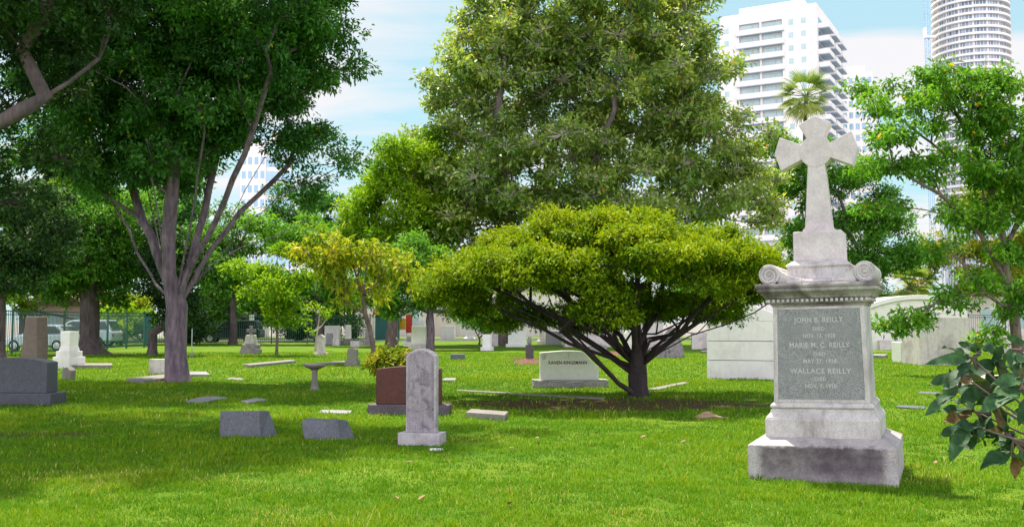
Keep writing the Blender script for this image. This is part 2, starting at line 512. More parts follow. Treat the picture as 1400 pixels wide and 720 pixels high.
def dup(root, loc, rz, label=None):
    r = root.copy()
    COL.objects.link(r)
    r.location = loc
    r.rotation_euler = (0, 0, rz)
    if label: r['label'] = label
    for ch in list(root.children):
        c = ch.copy(); COL.objects.link(c); c.parent = r
        for g in list(ch.children):
            d = g.copy(); COL.objects.link(d); d.parent = c
    return r


def text_part(name, lines, mat, parent, loc, rot, depth=0.006):
    """lines: (string, size, x-scale, z)"""
    vs, fs = [], []
    for s, size, xs, z in lines:
        cu = bpy.data.curves.new('lettering_curve', 'FONT')
        cu.body = s
        cu.size = size
        cu.align_x = 'CENTER'
        cu.extrude = depth / 2
        cu.offset = 0.0012 * size / 0.06
        cu.space_character = 1.12
        tmp = bpy.data.objects.new('lettering_curve', cu)
        COL.objects.link(tmp)
        dg = bpy.context.evaluated_depsgraph_get()
        me = bpy.data.meshes.new_from_object(tmp.evaluated_get(dg))
        k = len(vs)
        vs += [(v.co.x * xs, v.co.y + z, v.co.z) for v in me.vertices]
        fs += [tuple(i + k for i in p.vertices) for p in me.polygons]
        bpy.data.objects.remove(tmp)
        bpy.data.curves.remove(cu)
        bpy.data.meshes.remove(me)
    return mesh_obj(name, vs, fs, mat, parent, loc=loc, rot=rot)


# ------------------------------------------------------------------ ground
def ground():
    m, t, b = new_mat('lawn')
    c = t.nodes.new('ShaderNodeTexCoord')
    v = c.outputs['Object']
    n1 = noise(t, v, 0.35, 5, 0.6)
    n2 = noise(t, v, 3.0, 5, 0.65)
    n3 = noise(t, v, 28, 4, 0.7)
    col = ramp(t, n1, [(0.3, (0.055, 0.145, 0.008)), (0.5, (0.10, 0.19, 0.008)), (0.72, (0.155, 0.22, 0.012))])
    col = mixc(t, math_n(t, 'MULTIPLY', ramp(t, n2, [(0.55, (0, 0, 0)), (0.75, (1, 1, 1))]), 0.5), col, (0.17, 0.15, 0.03))
    col = mixc(t, 0.75, col, ramp(t, n3, [(0.3, (0.2, 0.2, 0.2)), (0.7, (0.75, 0.75, 0.75))]), 'OVERLAY')
    # bare, leaf-littered soil patches (centre x, centre y, radius x, radius y)
    sp = N(t, 'ShaderNodeSeparateXYZ')
    t.links.new(v, sp.inputs[0])
    wob = math_n(t, 'MULTIPLY', math_n(t, 'SUBTRACT', noise(t, v, 1.6, 5, 0.7), 0.5), 1.3)
    fine = math_n(t, 'MULTIPLY', math_n(t, 'SUBTRACT', noise(t, v, 9, 4, 0.7), 0.5), 0.9)
    soil = mixc(t, noise(t, v, 14, 5, 0.7), (0.035, 0.022, 0.016), (0.15, 0.09, 0.05))
    for (cx, cy, rx, ry, amt) in BARE:
        ex = math_n(t, 'DIVIDE', math_n(t, 'SUBTRACT', sp.outputs[0], cx), rx)
        ey = math_n(t, 'DIVIDE', math_n(t, 'SUBTRACT', sp.outputs[1], cy), ry)
        d = math_n(t, 'SQRT', math_n(t, 'ADD', math_n(t, 'MULTIPLY', ex, ex), math_n(t, 'MULTIPLY', ey, ey)))
        d = math_n(t, 'ADD', math_n(t, 'ADD', d, wob), fine)
        k = ramp(t, d, [(0.75, (amt, amt, amt)), (1.0, (0, 0, 0))])
        col = mixc(t, k, col, soil)
    # far beyond the cemetery the ground is built-up city, greyer than lawn
    ln = N(t, 'ShaderNodeVectorMath', operation='LENGTH')
    t.links.new(v, ln.inputs[0])
    col = mixc(t, ramp(t, math_n(t, 'DIVIDE', ln.outputs['Value'], 200.0), [(0.5, (0, 0, 0)), (0.62, (1, 1, 1))]), col, (0.22, 0.21, 0.20))
    t.links.new(col, b.inputs['Base Color'])
    b.inputs['Roughness'].default_value = 0.9
    b.inputs['Specular IOR Level'].default_value = 0.1
    bp = N(t, 'ShaderNodeBump', Strength=0.8, Distance=0.05)
    t.links.new(n3, bp.inputs['Height'])
    t.links.new(bp.outputs[0], b.inputs['Normal'])
    S = 2500
    o = mesh_obj('ground', [(-S, -200, 0), (S, -200, 0), (S, S, 0), (-S, S, 0)], [(0, 1, 2, 3)], m)
    tag(o, 'bright green lawn of the cemetery', 'lawn', kind='structure')


BARE = [(2.0, 19.4, 3.6, 1.7, 0.95), (-6.6, 14.2, 0.9, 0.5, 0.7), (-9.3, 19.0, 1.4, 0.35, 0.6), (0.65, 44.0, 1.2, 2.2, 0.9),
        (4.2, 52.0, 2.2, 2.5, 0.7), (-21.5, 50.0, 2.5, 2.5, 0.8), (-9.0, 26.2, 0.7, 0.6, 0.8)]
ground()


# ------------------------------------------------------------------ monument with cross
def monument():
    rz = R(-23.5)
    root = thing('cross_monument', 'tall pale marble monument topped by a flared cross, dark inscribed granite panel', 'monument', (3.375, 10.62, 0), rz)
    root.rotation_euler = (0, R(-1.15), rz)      # leans very slightly to the left
    foot(3.375, 10.62, 0.71, 0.71, rz)
    MB().tiers([(1.44, 1.44, -0.1), (1.44, 1.44, 0.355), (1.16, 1.16, 0.425)]).build('plinth', M['plinth'], root, bevel=0.012)
    MB().tiers([(1.12, 1.12, 0.42), (1.12, 1.12, 0.60), (1.105, 1.105, 0.617), (1.10, 1.10, 0.625), (1.02, 1.02, 0.675), (1.015, 1.015, 0.70), (0.985, 0.985, 0.715)]).build('step', M['monument'], root, bevel=0.006)
    MB().tiers([(0.985, 0.985, 0.713), (1.02, 1.02, 0.725), (1.025, 1.025, 0.74), (1.0, 1.0, 0.758), (0.96, 0.96, 0.775)]).build('base_moulding', M['monument'], root, bevel=0.006)
    # die: four faces each with a sunk panel
    die = MB().tiers([(0.945, 0.945, 0.773), (0.905, 0.905, 1.765)]).build('die', M['monument'], root, bevel=0.004)
    tilt = math.atan((0.945 - 0.905) / 2 / 0.992)
    pb = MB().prism([(-0.425, 0.81), (0.425, 0.81), (0.407, 1.735), (-0.407, 1.735)], -0.004, 0.03)
    yz = lambda z: -(0.945 / 2 - (z - 0.773) * math.tan(tilt))
    pan = mesh_obj('inscription_panel', [(x, yz(z) + y - 0.0, z) for x, y, z in pb.v], pb.f, M['panel'], root)
    # raised frame around the panel
    fr = MB()
    for a, b_, c_, d in ((-0.4725, -0.428, 0.776, 1.762), (0.428, 0.4725, 0.776, 1.762)):
        fr.prism([(a, c_), (b_, c_), (b_ * 0.958, d), (a * 0.958, d)], -0.008, 0.01)
    fr.prism([(-0.427, 0.776), (0.427, 0.776), (0.4255, 0.808), (-0.4255, 0.808)], -0.008, 0.01)
    fr.prism([(-0.409, 1.737), (0.409, 1.737), (0.4085, 1.762), (-0.4085, 1.762)], -0.008, 0.01)
    mesh_obj('panel_frame', [(x, yz(z) + y, z) for x, y, z in fr.v], fr.f, M['monument'], die)
    L = [('JOHN B. REILLY', 0.073, 0.86, 1.600), ('DIED', 0.052, 0.95, 1.515), ('NOV. 15, 1928', 0.058, 0.80, 1.440),
         ('MARIE M. C. REILLY', 0.073, 0.86, 1.340), ('DIED', 0.052, 0.95, 1.255), ('MAY 27, 1938', 0.058, 0.88, 1.180),
         ('WALLACE REILLY', 0.073, 0.96, 1.075), ('DIED', 0.052, 0.95, 1.000), ('NOV. 7, 1910', 0.058, 0.84, 0.925)]
    zc = 1.27
    text_part('lettering', [(s, a, b, z - zc) for s, a, b, z in L], M['letters'], pan, (0, yz(zc) - 0.0055, zc), (R(90) - tilt, 0, 0), 0.004)
    # cornice
    MB().tiers([(0.925, 0.925, 1.763), (0.93, 0.93, 1.785), (0.99, 0.99, 1.800), (0.985, 0.985, 1.806), (0.985, 0.985, 1.85)]).build('lower_cornice', M['cornice'], root, bevel=0.004)
    dn = MB()
    for side in range(4):
        mt = Matrix.Rotation(side * PI / 2, 3, 'Z')
        for k in range(21):
            x = -0.485 + k * 0.0485
            q = MB().box(x - 0.013, x + 0.013, -0.517, -0.488, 1.812, 1.842)
            dn.add([tuple(mt @ Vector(v)) for v in q.v], q.f)
    dn.build('dentil_band', M['monument'], root)
    MB().tiers([(1.0, 1.0, 1.848), (1.05, 1.05, 1.852), (1.06, 1.06, 1.865), (1.09, 1.09, 1.885), (1.14, 1.14, 1.908), (1.185, 1.185, 1.922),
                (1.19, 1.19, 1.926), (1.19, 1.19, 1.958), (1.22, 1.22, 1.962), (1.225, 1.225, 1.985), (1.205, 1.205, 2.003)]).build('upper_cornice', M['cornice'], root, bevel=0.004)
    # volutes: rolls along depth at each side, with a swept band to the centre
    for sgn in (-1, 1):
        rr = 0.108
        cx, cz = sgn * 0.475, 2.003 + rr - 0.006
        vm = MB()
        n = 30
        prof = [(cx + rr * math.cos(2 * PI * k / n), cz + rr * math.sin(2 * PI * k / n)) for k in range(n)]
        vm.prism(prof, -0.50, 0.50)
        vol = vm.build('volute', M['monument'], root, bevel=0.01)
        # spiral ridge on front and back faces
        for yf in (-0.50, 0.50):
            sp = MB()
            pts = []
            for k in range(52):
                a = k / 51 * 2 * PI * 2.25
                r = 0.098 * (1 - k / 51 * 0.80)
                pts.append((cx - sgn * r * math.cos(a + 2.2), cz + r * math.sin(a + 2.2)))
            for k in range(51):
                (xa, za), (xb, zb) = pts[k], pts[k + 1]
                sp.bar((xa, yf, za), (xb, yf, zb), 0.0115 - 0.005 * k / 51, 5)
            q = MB().lathe([(0.028, -0.012), (0.026, 0.006), (0.014, 0.014)], 12)
            sp.add([(cx + x, yf - z if yf < 0 else yf + z, cz + y) for x, y, z in q.v], q.f)
            sp.build('spiral', M['monument'], vol)
        # band sweeping from the volute top down to the middle
        top, bot = [], []
        for k in range(15):
            u = k / 14
            x = sgn * (0.455 - 0.32 * u)
            z = 2.058 + 0.155 * (1 - u) ** 1.9
            top.append((x, z)); bot.append((x, max(2.002, z - 0.045 - 0.12 * u * (1 - u))))
        bd = MB()
        poly = top + bot[::-1]
        if sgn > 0: poly = poly[::-1]
        bd.prism(poly, -0.485, 0.485)
        bd.build('swept_band', M['monument'], root, bevel=0.006)
        # carved leaf under the band
        lf = MB()
        for (lx, lz, w, h) in ((0.345, 2.035, 0.06, 0.045), (0.29, 2.03, 0.055, 0.036), (0.24, 2.025, 0.05, 0.028), (0.19, 2.022, 0.045, 0.022)):
            q = MB().lathe([(0.35, -1), (0.8, -0.6), (1, 0), (0.8, 0.6), (0.3, 1)], 10)
            lf.add([(sgn * lx + x * w, -0.475 + y * 0.02, lz + z * h) for x, y, z in q.v], q.f)
        lf.build('carved_leaf', M['monument'], root, smooth=True)
    cb_ = MB()
    cb_.box(-0.13, 0.13, -0.465, 0.465, 2.0, 2.052)
    cb_.bar((-0.30, -0.478, 2.022), (0.30, -0.478, 2.022), 0.02, 8)
    for x in (-0.16, -0.13, 0.13, 0.16):
        cb_.bar((x - 0.011, -0.478, 2.022), (x + 0.011, -0.478, 2.022), 0.029, 8)
    cb_.build('centre_bar', M['monument'], root)
    MB().tiers([(0.74, 0.74, 2.0), (0.66, 0.66, 2.08), (0.62, 0.62, 2.17), (0.66, 0.66, 2.19), (0.655, 0.655, 2.205), (0.53, 0.53, 2.252)]).build('cross_pedestal_foot', M['monument'], root, bevel=0.008)
    MB().tiers([(0.505, 0.505, 2.25), (0.50, 0.50, 2.55), (0.485, 0.485, 2.565)]).build('cross_pedestal', M['cross'], root, bevel=0.008)
    # cross: shaft, four flared arms in one outline, proud disc
    zc = 3.44
    out = [(-0.165, 2.562), (0.165, 2.562), (0.165, 2.593), (0.14, 2.615), (0.088, zc - 0.14),
           (0.135, zc - 0.075), (0.372, zc - 0.185), (0.435, zc), (0.372, zc + 0.185), (0.135, zc + 0.075),
           (0.085, zc + 0.135), (0.17, zc + 0.30), (0, zc + 0.385), (-0.17, zc + 0.30), (-0.085, zc + 0.135),
           (-0.135, zc + 0.075), (-0.372, zc + 0.185), (-0.435, zc), (-0.372, zc - 0.185), (-0.135, zc - 0.075), (-0.088, zc - 0.14), (-0.14, 2.615), (-0.165, 2.593)]
    cr_ = MB().prism(out, -0.095, 0.095)
    cross = cr_.build('cross', M['cross'], root, bevel=0.008)
    d = MB()
    d.prism([(0.172 * math.cos(2 * PI * k / 32), zc + 0.172 * math.sin(2 * PI * k / 32)) for k in range(32)], -0.099, 0.099)
    d.build('centre_disc', M['cross'], cross, bevel=0.006)
    return root


monument()


# ------------------------------------------------------------------ gravestones
def arch_poly(w, h, rise, n=12, z0=0.0):
    """slab front with a segmental arch top"""
    pts = [(-w / 2, z0), (w / 2, z0)]
    for k in range(n + 1):
        u = k / n
        x = w / 2 - w * u
        pts.append((x, h - rise + rise * (1 - (2 * x / w) ** 2)))
    return pts


def at(px, py):
    x, y = G(px, py)
    return (x, y, 0), y / F


def headstone(name, label, px, py, wpx, hpx, mat, rz=0.0, base=None, top='flat', thick=0.16, rise=0.1, cat='gravestone', bmat=None, taper=1.0, group=None, bev=0.012, depth_off=None):
    """upright slab [on a base block]; sizes in photo pixels at its own distance"""
    loc, s = at(px, py)
    w, h = wpx * s, hpx * s
    bh = 0.0
    d0 = thick
    bw = w
    if base:
        bw, bh, d0 = base[0] * s, base[1] * s, base[2]
    off = d0 / 2
    loc = (loc[0] + loc[0] / loc[1] * off, loc[1] + off, 0)
    root = thing(name, label, cat, loc, R(rz), group)
    foot(loc[0], loc[1], bw / 2, d0 / 2, R(rz))
    if base:
        MB().box(-bw / 2, bw / 2, -d0 / 2, d0 / 2, -0.08, bh).build('base', bmat or mat, root, bevel=bev)
    z0 = bh - 0.002 if base else -0.08
    if top == 'flat':
        poly = [(-w / 2, z0), (w / 2, z0), (w / 2 * taper, h), (-w / 2 * taper, h)]
    elif top == 'arch':
        poly = arch_poly(w, h, rise, 12, z0)
        poly = [(x * (1 - (1 - taper) * max(0, z) / h), z) for x, z in poly]
    elif top == 'point':
        poly = [(-w / 2, z0), (w / 2, z0), (w / 2 * taper, h - rise), (0, h), (-w / 2 * taper, h - rise)]
    elif top == 'shoulder':
        poly = [(-w / 2, z0), (w / 2, z0), (w / 2, h - rise)] + [(w * 0.36 * math.cos(a), h - rise + rise * math.sin(a)) for a in np.linspace(0, PI, 9)] + [(-w / 2, h - rise)]
    MB().prism(poly, -thick / 2, thick / 2).build('slab', mat, root, bevel=bev)
    return root


g = headstone('headstone', 'mottled grey marble headstone with arched top on a pale block base, in the foreground', 577, 609, 43, 131, M['pale_rim'], -14, (60, 17, 0.30), 'arch', 0.13, 0.09)
_s = G(577, 609)[1] / F
_w, _h, _b = 43 * _s, 131 * _s, 17 * _s
_p = [(x * 0.90, (z - 0.022 if z > _b + 0.05 else _b + 0.0)) for x, z in arch_poly(_w, _h, 0.09, 14, _b)]
MB().prism(_p, -0.0685, -0.05).build('face', M['grey_marble'], g, bevel=0.004)  # darker inset face leaves the slab's edges as a painted light rim

# red granite stone on a long dark base
loc, s = at(559, 567)
loc = (loc[0], loc[1] + 0.2, 0)
g = thing('granite_gravestone', 'reddish brown polished granite gravestone with curved top on a long dark base', 'gravestone', loc, R(-4))
foot(loc[0], loc[1], 0.72, 0.22, R(-4))
MB().box(-0.71, 0.71, -0.2, 0.2, -0.08, 0.175).build('base', M['purple_granite'], g, bevel=0.015)
pl = [(-0.585, 0.173), (0.55, 0.173)] + [(0.55 - 1.135 * k / 14, 0.76 + 0.075 * math.sin(PI * (0.12 + 0.80 * k / 14))) for k in range(15)]
MB().prism(pl, -0.11, 0.11).build('slab', M['red_granite'], g, bevel=0.012)

# two slant-ended markers
loc, s = at(336, 598)
g = thing('slant_marker', 'low dark blue-grey granite block with one steeply sloping end, left of its twin', 'grave marker', (loc[0], loc[1] + 0.2, 0), R(-6))
foot(loc[0], loc[1] + 0.2, 0.4, 0.2, R(-6))
w = MB()
w.add([(-0.37, -0.18, -0.05), (0.22, -0.18, -0.05), (0.38, 0.16, -0.05), (-0.36, 0.2, -0.05), (-0.37, -0.17, 0.365), (0.19, -0.16, 0.37), (0.24, 0.12, 0.35), (-0.34, 0.16, 0.33)],
      [(0, 3, 2, 1), (4, 5, 6, 7), (0, 1, 5, 4), (1, 2, 6, 5), (2, 3, 7, 6), (3, 0, 4, 7)])
w.build('block', M['blue_granite'], g, bevel=0.02, segs=3)
loc, s = at(446, 601)
g = thing('slant_marker', 'low leaning grey granite block with rough chipped end, beside the foreground headstone', 'grave marker', (loc[0], loc[1] + 0.18, 0), R(-3))
foot(loc[0], loc[1] + 0.18, 0.38, 0.2, R(-3))
w = MB()
w.add([(-0.30, -0.17, -0.05), (0.20, -0.17, -0.05), (0.38, 0.10, -0.05), (-0.26, 0.2, -0.05), (-0.36, -0.12, 0.25), (0.14, -0.13, 0.285), (0.24, 0.10, 0.24), (-0.33, 0.18, 0.27)],
      [(0, 3, 2, 1), (4, 5, 6, 7), (0, 1, 5, 4), (1, 2, 6, 5), (2, 3, 7, 6), (3, 0, 4, 7)])
w.build('block', M['blue_granite'], g, bevel=0.025, segs=3)

# dark grey granite stone at the left edge
loc, s = at(18, 552)
g = thing('granite_gravestone', 'broad dark grey granite gravestone with gently arched top, at the left edge', 'gravestone', (loc[0] - 0.05, loc[1] + 0.25, 0), R(-5))
foot(loc[0], loc[1] + 0.25, 0.85, 0.3, R(13))
MB().box(-0.86, 0.86, -0.30, 0.30, -0.08, 0.215).build('base', M['dark_granite'], g, bevel=0.02)
MB().prism(arch_poly(1.44, 0.90, 0.09, 14, 0.213), -0.20, 0.20).build('slab', M['dark_granite'], g, bevel=0.012)

# tall brown tapered stone, small rounded stone behind
g = thing('granite_pillar', 'tall brownish grey granite slab leaning to the left edge, behind the dark gravestone', 'gravestone', (*PT(61, 0, 32).xy, 0), R(-12))
w = MB()
w.add([(-0.43, -0.19, -0.1), (0.27, -0.19, -0.1), (0.36, 0.2, -0.1), (-0.36, 0.2, -0.1), (-0.25, -0.16, 1.77), (0.16, -0.16, 1.77), (0.33, 0.16, 1.77), (-0.15, 0.16, 1.77)],
      [(0, 3, 2, 1), (4, 5, 6, 7), (0, 1, 5, 4), (1, 2, 6, 5), (2, 3, 7, 6), (3, 0, 4, 7)])
w.build('slab', M['brown_granite'], g, bevel=0.02)
headstone('rounded_headstone', 'small bluish rounded headstone peeping over the dark gravestone', 38, 507, 11, 27, M['blue_granite'], 0, None, 'arch', 0.15, 0.16)

# white stepped pedestal
loc, s = at(87, 504)
g = thing('stepped_pedestal', 'white marble stepped pedestal beside the tall brown stone', 'monument', (loc[0], loc[1] + 0.4, 0), R(-20))
foot(loc[0], loc[1] + 0.4, 0.4, 0.4)
MB().box(-0.37, 0.37, -0.37, 0.37, -0.08, 0.40).build('plinth', M['white_marble'], g, bevel=0.012)
MB().box(-0.30, 0.30, -0.30, 0.30, 0.398, 0.60).build('step', M['white_marble'], g, bevel=0.012)
MB().tiers([(0.47, 0.47, 0.598), (0.45, 0.45, 0.70), (0.40, 0.40, 0.78), (0.42, 0.42, 1.28)]).build('shaft', M['white_marble'], g, bevel=0.012)
headstone('small_headstone', 'small rounded tan stone standing before the white stepped pedestal', 94, 519, 14, 17, M['concrete'], -20, None, 'arch', 0.22, 0.09)


def slab(name, label, pts, h, mat, cat='stone slab', bev=0.01, group=None):
    """low slab on the ground given by four ground pixels"""
    q = [Vector((*G(*p), 0)) for p in pts]
    c = sum(q, Vector()) / len(q)
    vs = [(p.x - c.x, p.y - c.y, -0.06) for p in q] + [(p.x - c.x, p.y - c.y, h) for p in q]
    n = len(q)
    fs = [tuple(range(n - 1, -1, -1)), tuple(range(n, 2 * n))] + [(i, (i + 1) % n, (i + 1) % n + n, i + n) for i in range(n)]
    o = mesh_obj(name, vs, fs, mat, None, bevel=bev, loc=(c.x, c.y, 0))
    foot_poly.append([(p.x, p.y) for p in q])
    return tag(o, label, cat, group)


foot_poly = []
slab('grave_curb', 'long thin stone kerb running right from the white stepped pedestal', [(98, 504), (153, 504), (153, 501), (98, 501)], 0.13, M['concrete'], 'kerb')
headstone('stone_block', 'squarish pale block partly hidden by the grey tree trunk', 219, 511, 27, 20, M['old_stucco'], 0, None, 'flat', 0.3)
slab('ledger_slab', 'flat pale ledger slab passing behind the grey tree trunk', [(172, 522), (196, 525), (264, 516), (240, 514)], 0.10, M['concrete'], 'ledger slab')
slab('ledger_slab', 'narrow dark-ended slab just right of the grey tree trunk', [(255, 515), (287, 515), (282, 511), (250, 511)], 0.08, M['grey_granite'], 'ledger slab')
slab('flat_marker', 'wide irregular flat grey marker in the grass, left one of a pair', [(254, 550), (276, 551.5), (311, 545), (292, 543), (270, 545)], 0.035, M['grey_granite'], 'grave marker')
slab('flat_marker', 'smaller flat grey marker in the grass, right one of a pair', [(328, 550), (338, 552), (367, 548), (350, 545.5)], 0.035, M['grey_granite'], 'grave marker')
slab('flat_marker', 'sunken flat marker in the grass behind the chipped leaning block', [(434, 565), (478, 566), (482, 562), (440, 561)], 0.02, M['grey_granite'], 'grave marker')
slab('flat_marker', 'sunken pale marker in the sunny grass right of the grey trunk', [(310, 519), (336, 520), (330, 517), (314, 516.5)], 0.02, M['concrete'], 'grave marker')
slab('low_marker', 'low pale stone bar lying in the grass before the shadow', [(637, 571), (690, 575), (695, 570), (644, 566)], 0.10, M['concrete'], 'grave marker')
slab('flat_marker', 'small white flush marker at the foot of the arched headstone', [(586, 615), (606, 616), (607, 613.5), (588, 613)], 0.012, M['white_marble'], 'grave marker')
slab('low_marker', 'small dark slab in the grass right of the red granite stone', [(604, 522), (622, 522), (624, 519.5), (608, 519)], 0.06, M['grey_granite'], 'grave marker')
slab('stone_edging', 'thin pale stone edging line in front of the engraved family stone', [(625, 535), (826, 546), (826, 544.6), (625, 533.8)], 0.03, M['concrete'], 'edging')
slab('stone_edging', 'thin pale stone edging in the sunny grass right of the spreading tree', [(884, 533), (900, 533.5), (942, 524), (934, 523)], 0.03, M['concrete'], 'edging')
slab('flat_marker', 'bluish flush marker in the grass right of the cross monument', [(1225, 557.5), (1264, 560), (1265, 557), (1228, 555)], 0.03, M['blue_granite'], 'grave marker')
slab('flat_marker', 'bluish flush marker touching the big-leaved shrub', [(1254, 538.5), (1284, 540), (1286, 537.5), (1258, 536)], 0.03, M['blue_granite'], 'grave marker')
slab('low_marker', 'low pale slab between the cross monument and the stained block', [(1190, 489), (1209, 490), (1214, 487.5), (1196, 487)], 0.13, M['concrete'], 'grave marker')
slab('long_ledger', 'long low ledger slab rising to the right in front of the thin sapling', [(333, 501), (342, 502.5), (405, 496), (397, 494.5)], 0.10, M['concrete'], 'ledger slab')
slab('long_ledger', 'long low ledger slab ending at the small headstone behind the birdbath', [(414, 500.5), (424, 501.5), (480, 497.5), (470, 496.5)], 0.10, M['concrete'], 'ledger slab')

# bird bath
loc, s = at(430, 533)
g = thing('bird_bath', 'stone bird bath with shallow bowl on a slim pedestal', 'bird bath', (loc[0], loc[1], 0))
foot(loc[0], loc[1], 0.12, 0.12)
MB().lathe([(0.0, 0.47), (0.075, 0.475), (0.12, 0.50), (0.21, 0.535), (0.262, 0.575), (0.268, 0.60), (0.25, 0.602), (0.20, 0.56), (0.0, 0.545)], 28).build('bowl', M['concrete'], g, smooth=True)
MB().lathe([(0.125, -0.05), (0.125, 0.03), (0.10, 0.05), (0.082, 0.12), (0.065, 0.3), (0.062, 0.42), (0.085, 0.475), (0.05, 0.478)], 20).build('pedestal', M['concrete'], g, smooth=True)

# engraved family stone
loc, s = at(780, 530)
g = thing('family_gravestone', 'grey granite family gravestone engraved KANEN-RINGEMANN on a rough pale base', 'gravestone', (loc[0], loc[1] + 0.3, 0), R(4))
foot(loc[0], loc[1] + 0.3, 0.93, 0.3, R(4))


def rough_block(w, d, z0, z1, nx, nz, amp, seed):
    rr = random.Random(seed)
    mb = MB().box(-w / 2, w / 2, -d / 2, d / 2, z0, z1)
    me = bpy.data.meshes.new('tmp')
    me.from_pydata(mb.v, [], mb.f)
    bm = bmesh.new(); bm.from_mesh(me)
    bmesh.ops.subdivide_edges(bm, edges=bm.edges[:], cuts=nx, use_grid_fill=True)
    for v in bm.verts:
        if v.co.z > z0 + 0.01:
            e = 1.0 if abs(abs(v.co.x) - w / 2) < 1e-4 or abs(abs(v.co.y) - d / 2) < 1e-4 else 0.3
            v.co += Vector((rr.uniform(-1, 1), rr.uniform(-1, 1), rr.uniform(-1, 1) * 0.5)) * amp * e
    vs = [tuple(v.co) for v in bm.verts]
    bm.verts.index_update()
    fs = [tuple(v.index for v in f.verts) for f in bm.faces]
    bm.free(); bpy.data.meshes.remove(me)
    return vs, fs


vs, fs = rough_block(1.83, 0.56, -0.08, 0.19, 12, 3, 0.018, 3)
mesh_obj('base', vs, fs, M['rock_granite'], g)
poly = [(-0.74, 0.185), (0.70, 0.185), (0.70, 0.52)]
for k in range(9):
    u = k / 8
    poly.append((0.70 - 0.44 * u, 0.52 + 0.36 * (u * u * (3 - 2 * u))))
poly += [(0.10, 0.895), (-0.18, 0.897), (-0.46, 0.875), (-0.74, 0.85)]
die = MB().prism(poly, -0.13, 0.13).build('die', M['green_granite'], g, bevel=0.01)
nm = MB().box(-0.555, 0.42, -0.134, -0.12, 0.545, 0.675).build('name_band', M['white_marble'], g)
text_part('lettering', [('KANEN-RINGEMANN', 0.125, 0.735, 0)], M['iron'], nm, (-0.065, -0.136, 0.567), (R(90), 0, 0), 0.004)
ce = MB().box(-0.052, -0.040, -0.135, -0.12, 0.72, 0.86).box(-0.083, -0.009, -0.1345, -0.12, 0.80, 0.815)
ce.build('engraved_cross', M['monument'], g)
fl = MB()
for (x, z, r) in ((-0.66, 0.80, 0.028), (-0.62, 0.765, 0.03), (-0.675, 0.745, 0.026), (-0.63, 0.715, 0.024), (-0.665, 0.69, 0.02), (-0.60, 0.80, 0.02)):
    q = MB().lathe([(1, 0), (0.75, 0.35), (0.3, 0.5)], 9)
    fl.add([(x + a * r, -0.13 - c * 0.01, z + b * r) for a, b, c in q.v], q.f)
fl.build('carved_flowers', M['monument'], g)

# small mid-distance stones
headstone('pointed_headstone', 'slim pale headstone with pointed top on a flat base, near the thin forked sapling', 439, 485, 10.5, 28, M['old_stucco'], -10, (17, 3, 0.45), 'point', 0.16, 0.12)
headstone('small_headstone', 'short grey headstone on a square base behind the bird bath', 482, 501, 13, 25, M['concrete'], -16, (17, 9, 0.36), 'arch', 0.22, 0.05)
headstone('white_block', 'tall white rectangular tombstone at the far left cluster', 454, 470, 19, 25, M['white_marble'], 0, None, 'flat', 0.6)
headstone('grey_headstone', 'small grey headstone directly before the tall white tombstone', 450.5, 471, 9, 15.5, M['grey_granite'], 0, None, 'flat', 0.2)
headstone('low_block', 'low grey stained block right of the tall white tombstone', 460, 472, 9, 10, M['old_stucco'], 0, None, 'flat', 0.5)
headstone('dark_box_marker', 'small dark box marker beside the white tombstone cluster', 467, 471, 5, 5, M['blue_granite'], 0, None, 'flat', 0.3)
headstone('stubby_obelisk', 'stubby pale tapered stone on a grey base beyond the low pink-grey block', 476, 470, 8, 26, M['white_marble'], 0, (11, 7, 0.6), 'flat', 0.35, taper=0.85, bmat=M['concrete'])
headstone('low_block', 'low pinkish grey block in front of the stubby tapered stone', 487, 474, 13, 8, M['old_stucco'], -12, None, 'flat', 0.5)
headstone('broad_obelisk', 'grey obelisk stone partly behind the yellow tree trunk', 504.5, 472, 10, 28, M['grey_marble'], 0, (15, 8, 0.9), 'flat', 0.45, taper=0.7)
headstone('grey_headstone', 'rough dark grey headstone with chipped top far off, left of the big white tablet', 538, 470, 12, 9.5, M['grey_granite'], -20, None, 'shoulder', 0.4, 0.14)
g = thing('stone_bench', 'small white stone bench with darker back, left of the big white tablet', 'bench', (*G(556, 473), 0))
MB().box(-0.26, 0.26, -0.2, 0.2, 0.16, 0.28).build('seat', M['white_marble'], g, bevel=0.01)
MB().box(-0.2, 0.2, -0.15, 0.15, -0.05, 0.162).build('support', M['white_marble'], g)
MB().box(-0.02, 0.26, 0.12, 0.2, 0.278, 0.62).build('backrest', M['grey_granite'], g, bevel=0.01)
headstone('white_tablet', 'big white tablet tombstone on a stepped base beside the slender grey trunk', 573, 477, 19, 31, M['white_marble'], -10, (25, 7, 0.8), 'flat', 0.45, bmat=M['old_stucco'])
headstone('slant_marker', 'low brown slant marker behind the yellow-green shrub', 532, 486, 19, 8, M['brown_granite'], 0, None, 'arch', 0.5, 0.06)
headstone('slant_marker', 'small blue-grey wedge stone just behind the arched headstone', 555, 493, 9, 12, M['blue_granite'], 15, None, 'flat', 0.4, taper=1.4)
headstone('low_marker', 'dark low stone with pale top in the shade right of the slender trunk', 626, 491, 19, 7, M['blue_granite'], 0, None, 'flat', 0.5)
headstone('white_block', 'bright white square tombstone right of the slender grey trunk', 612.5, 465, 19, 20, M['white_marble'], -8, None, 'flat', 0.7)
g = thing('statue_pedestal', 'white pedestal monument with small statue under the dark tree', 'monument', (*G(642, 465), 0))
sm = G(642, 465)[1] / F
MB().tiers([(16 * sm, 1.0, -0.1), (16 * sm, 1.0, 0.18), (11 * sm, 0.7, 0.3), (9 * sm, 0.55, 0.45), (8 * sm, 0.5, 1.0), (9.5 * sm, 0.6, 1.06)]).build('pedestal', M['white_marble'], g, bevel=0.02)
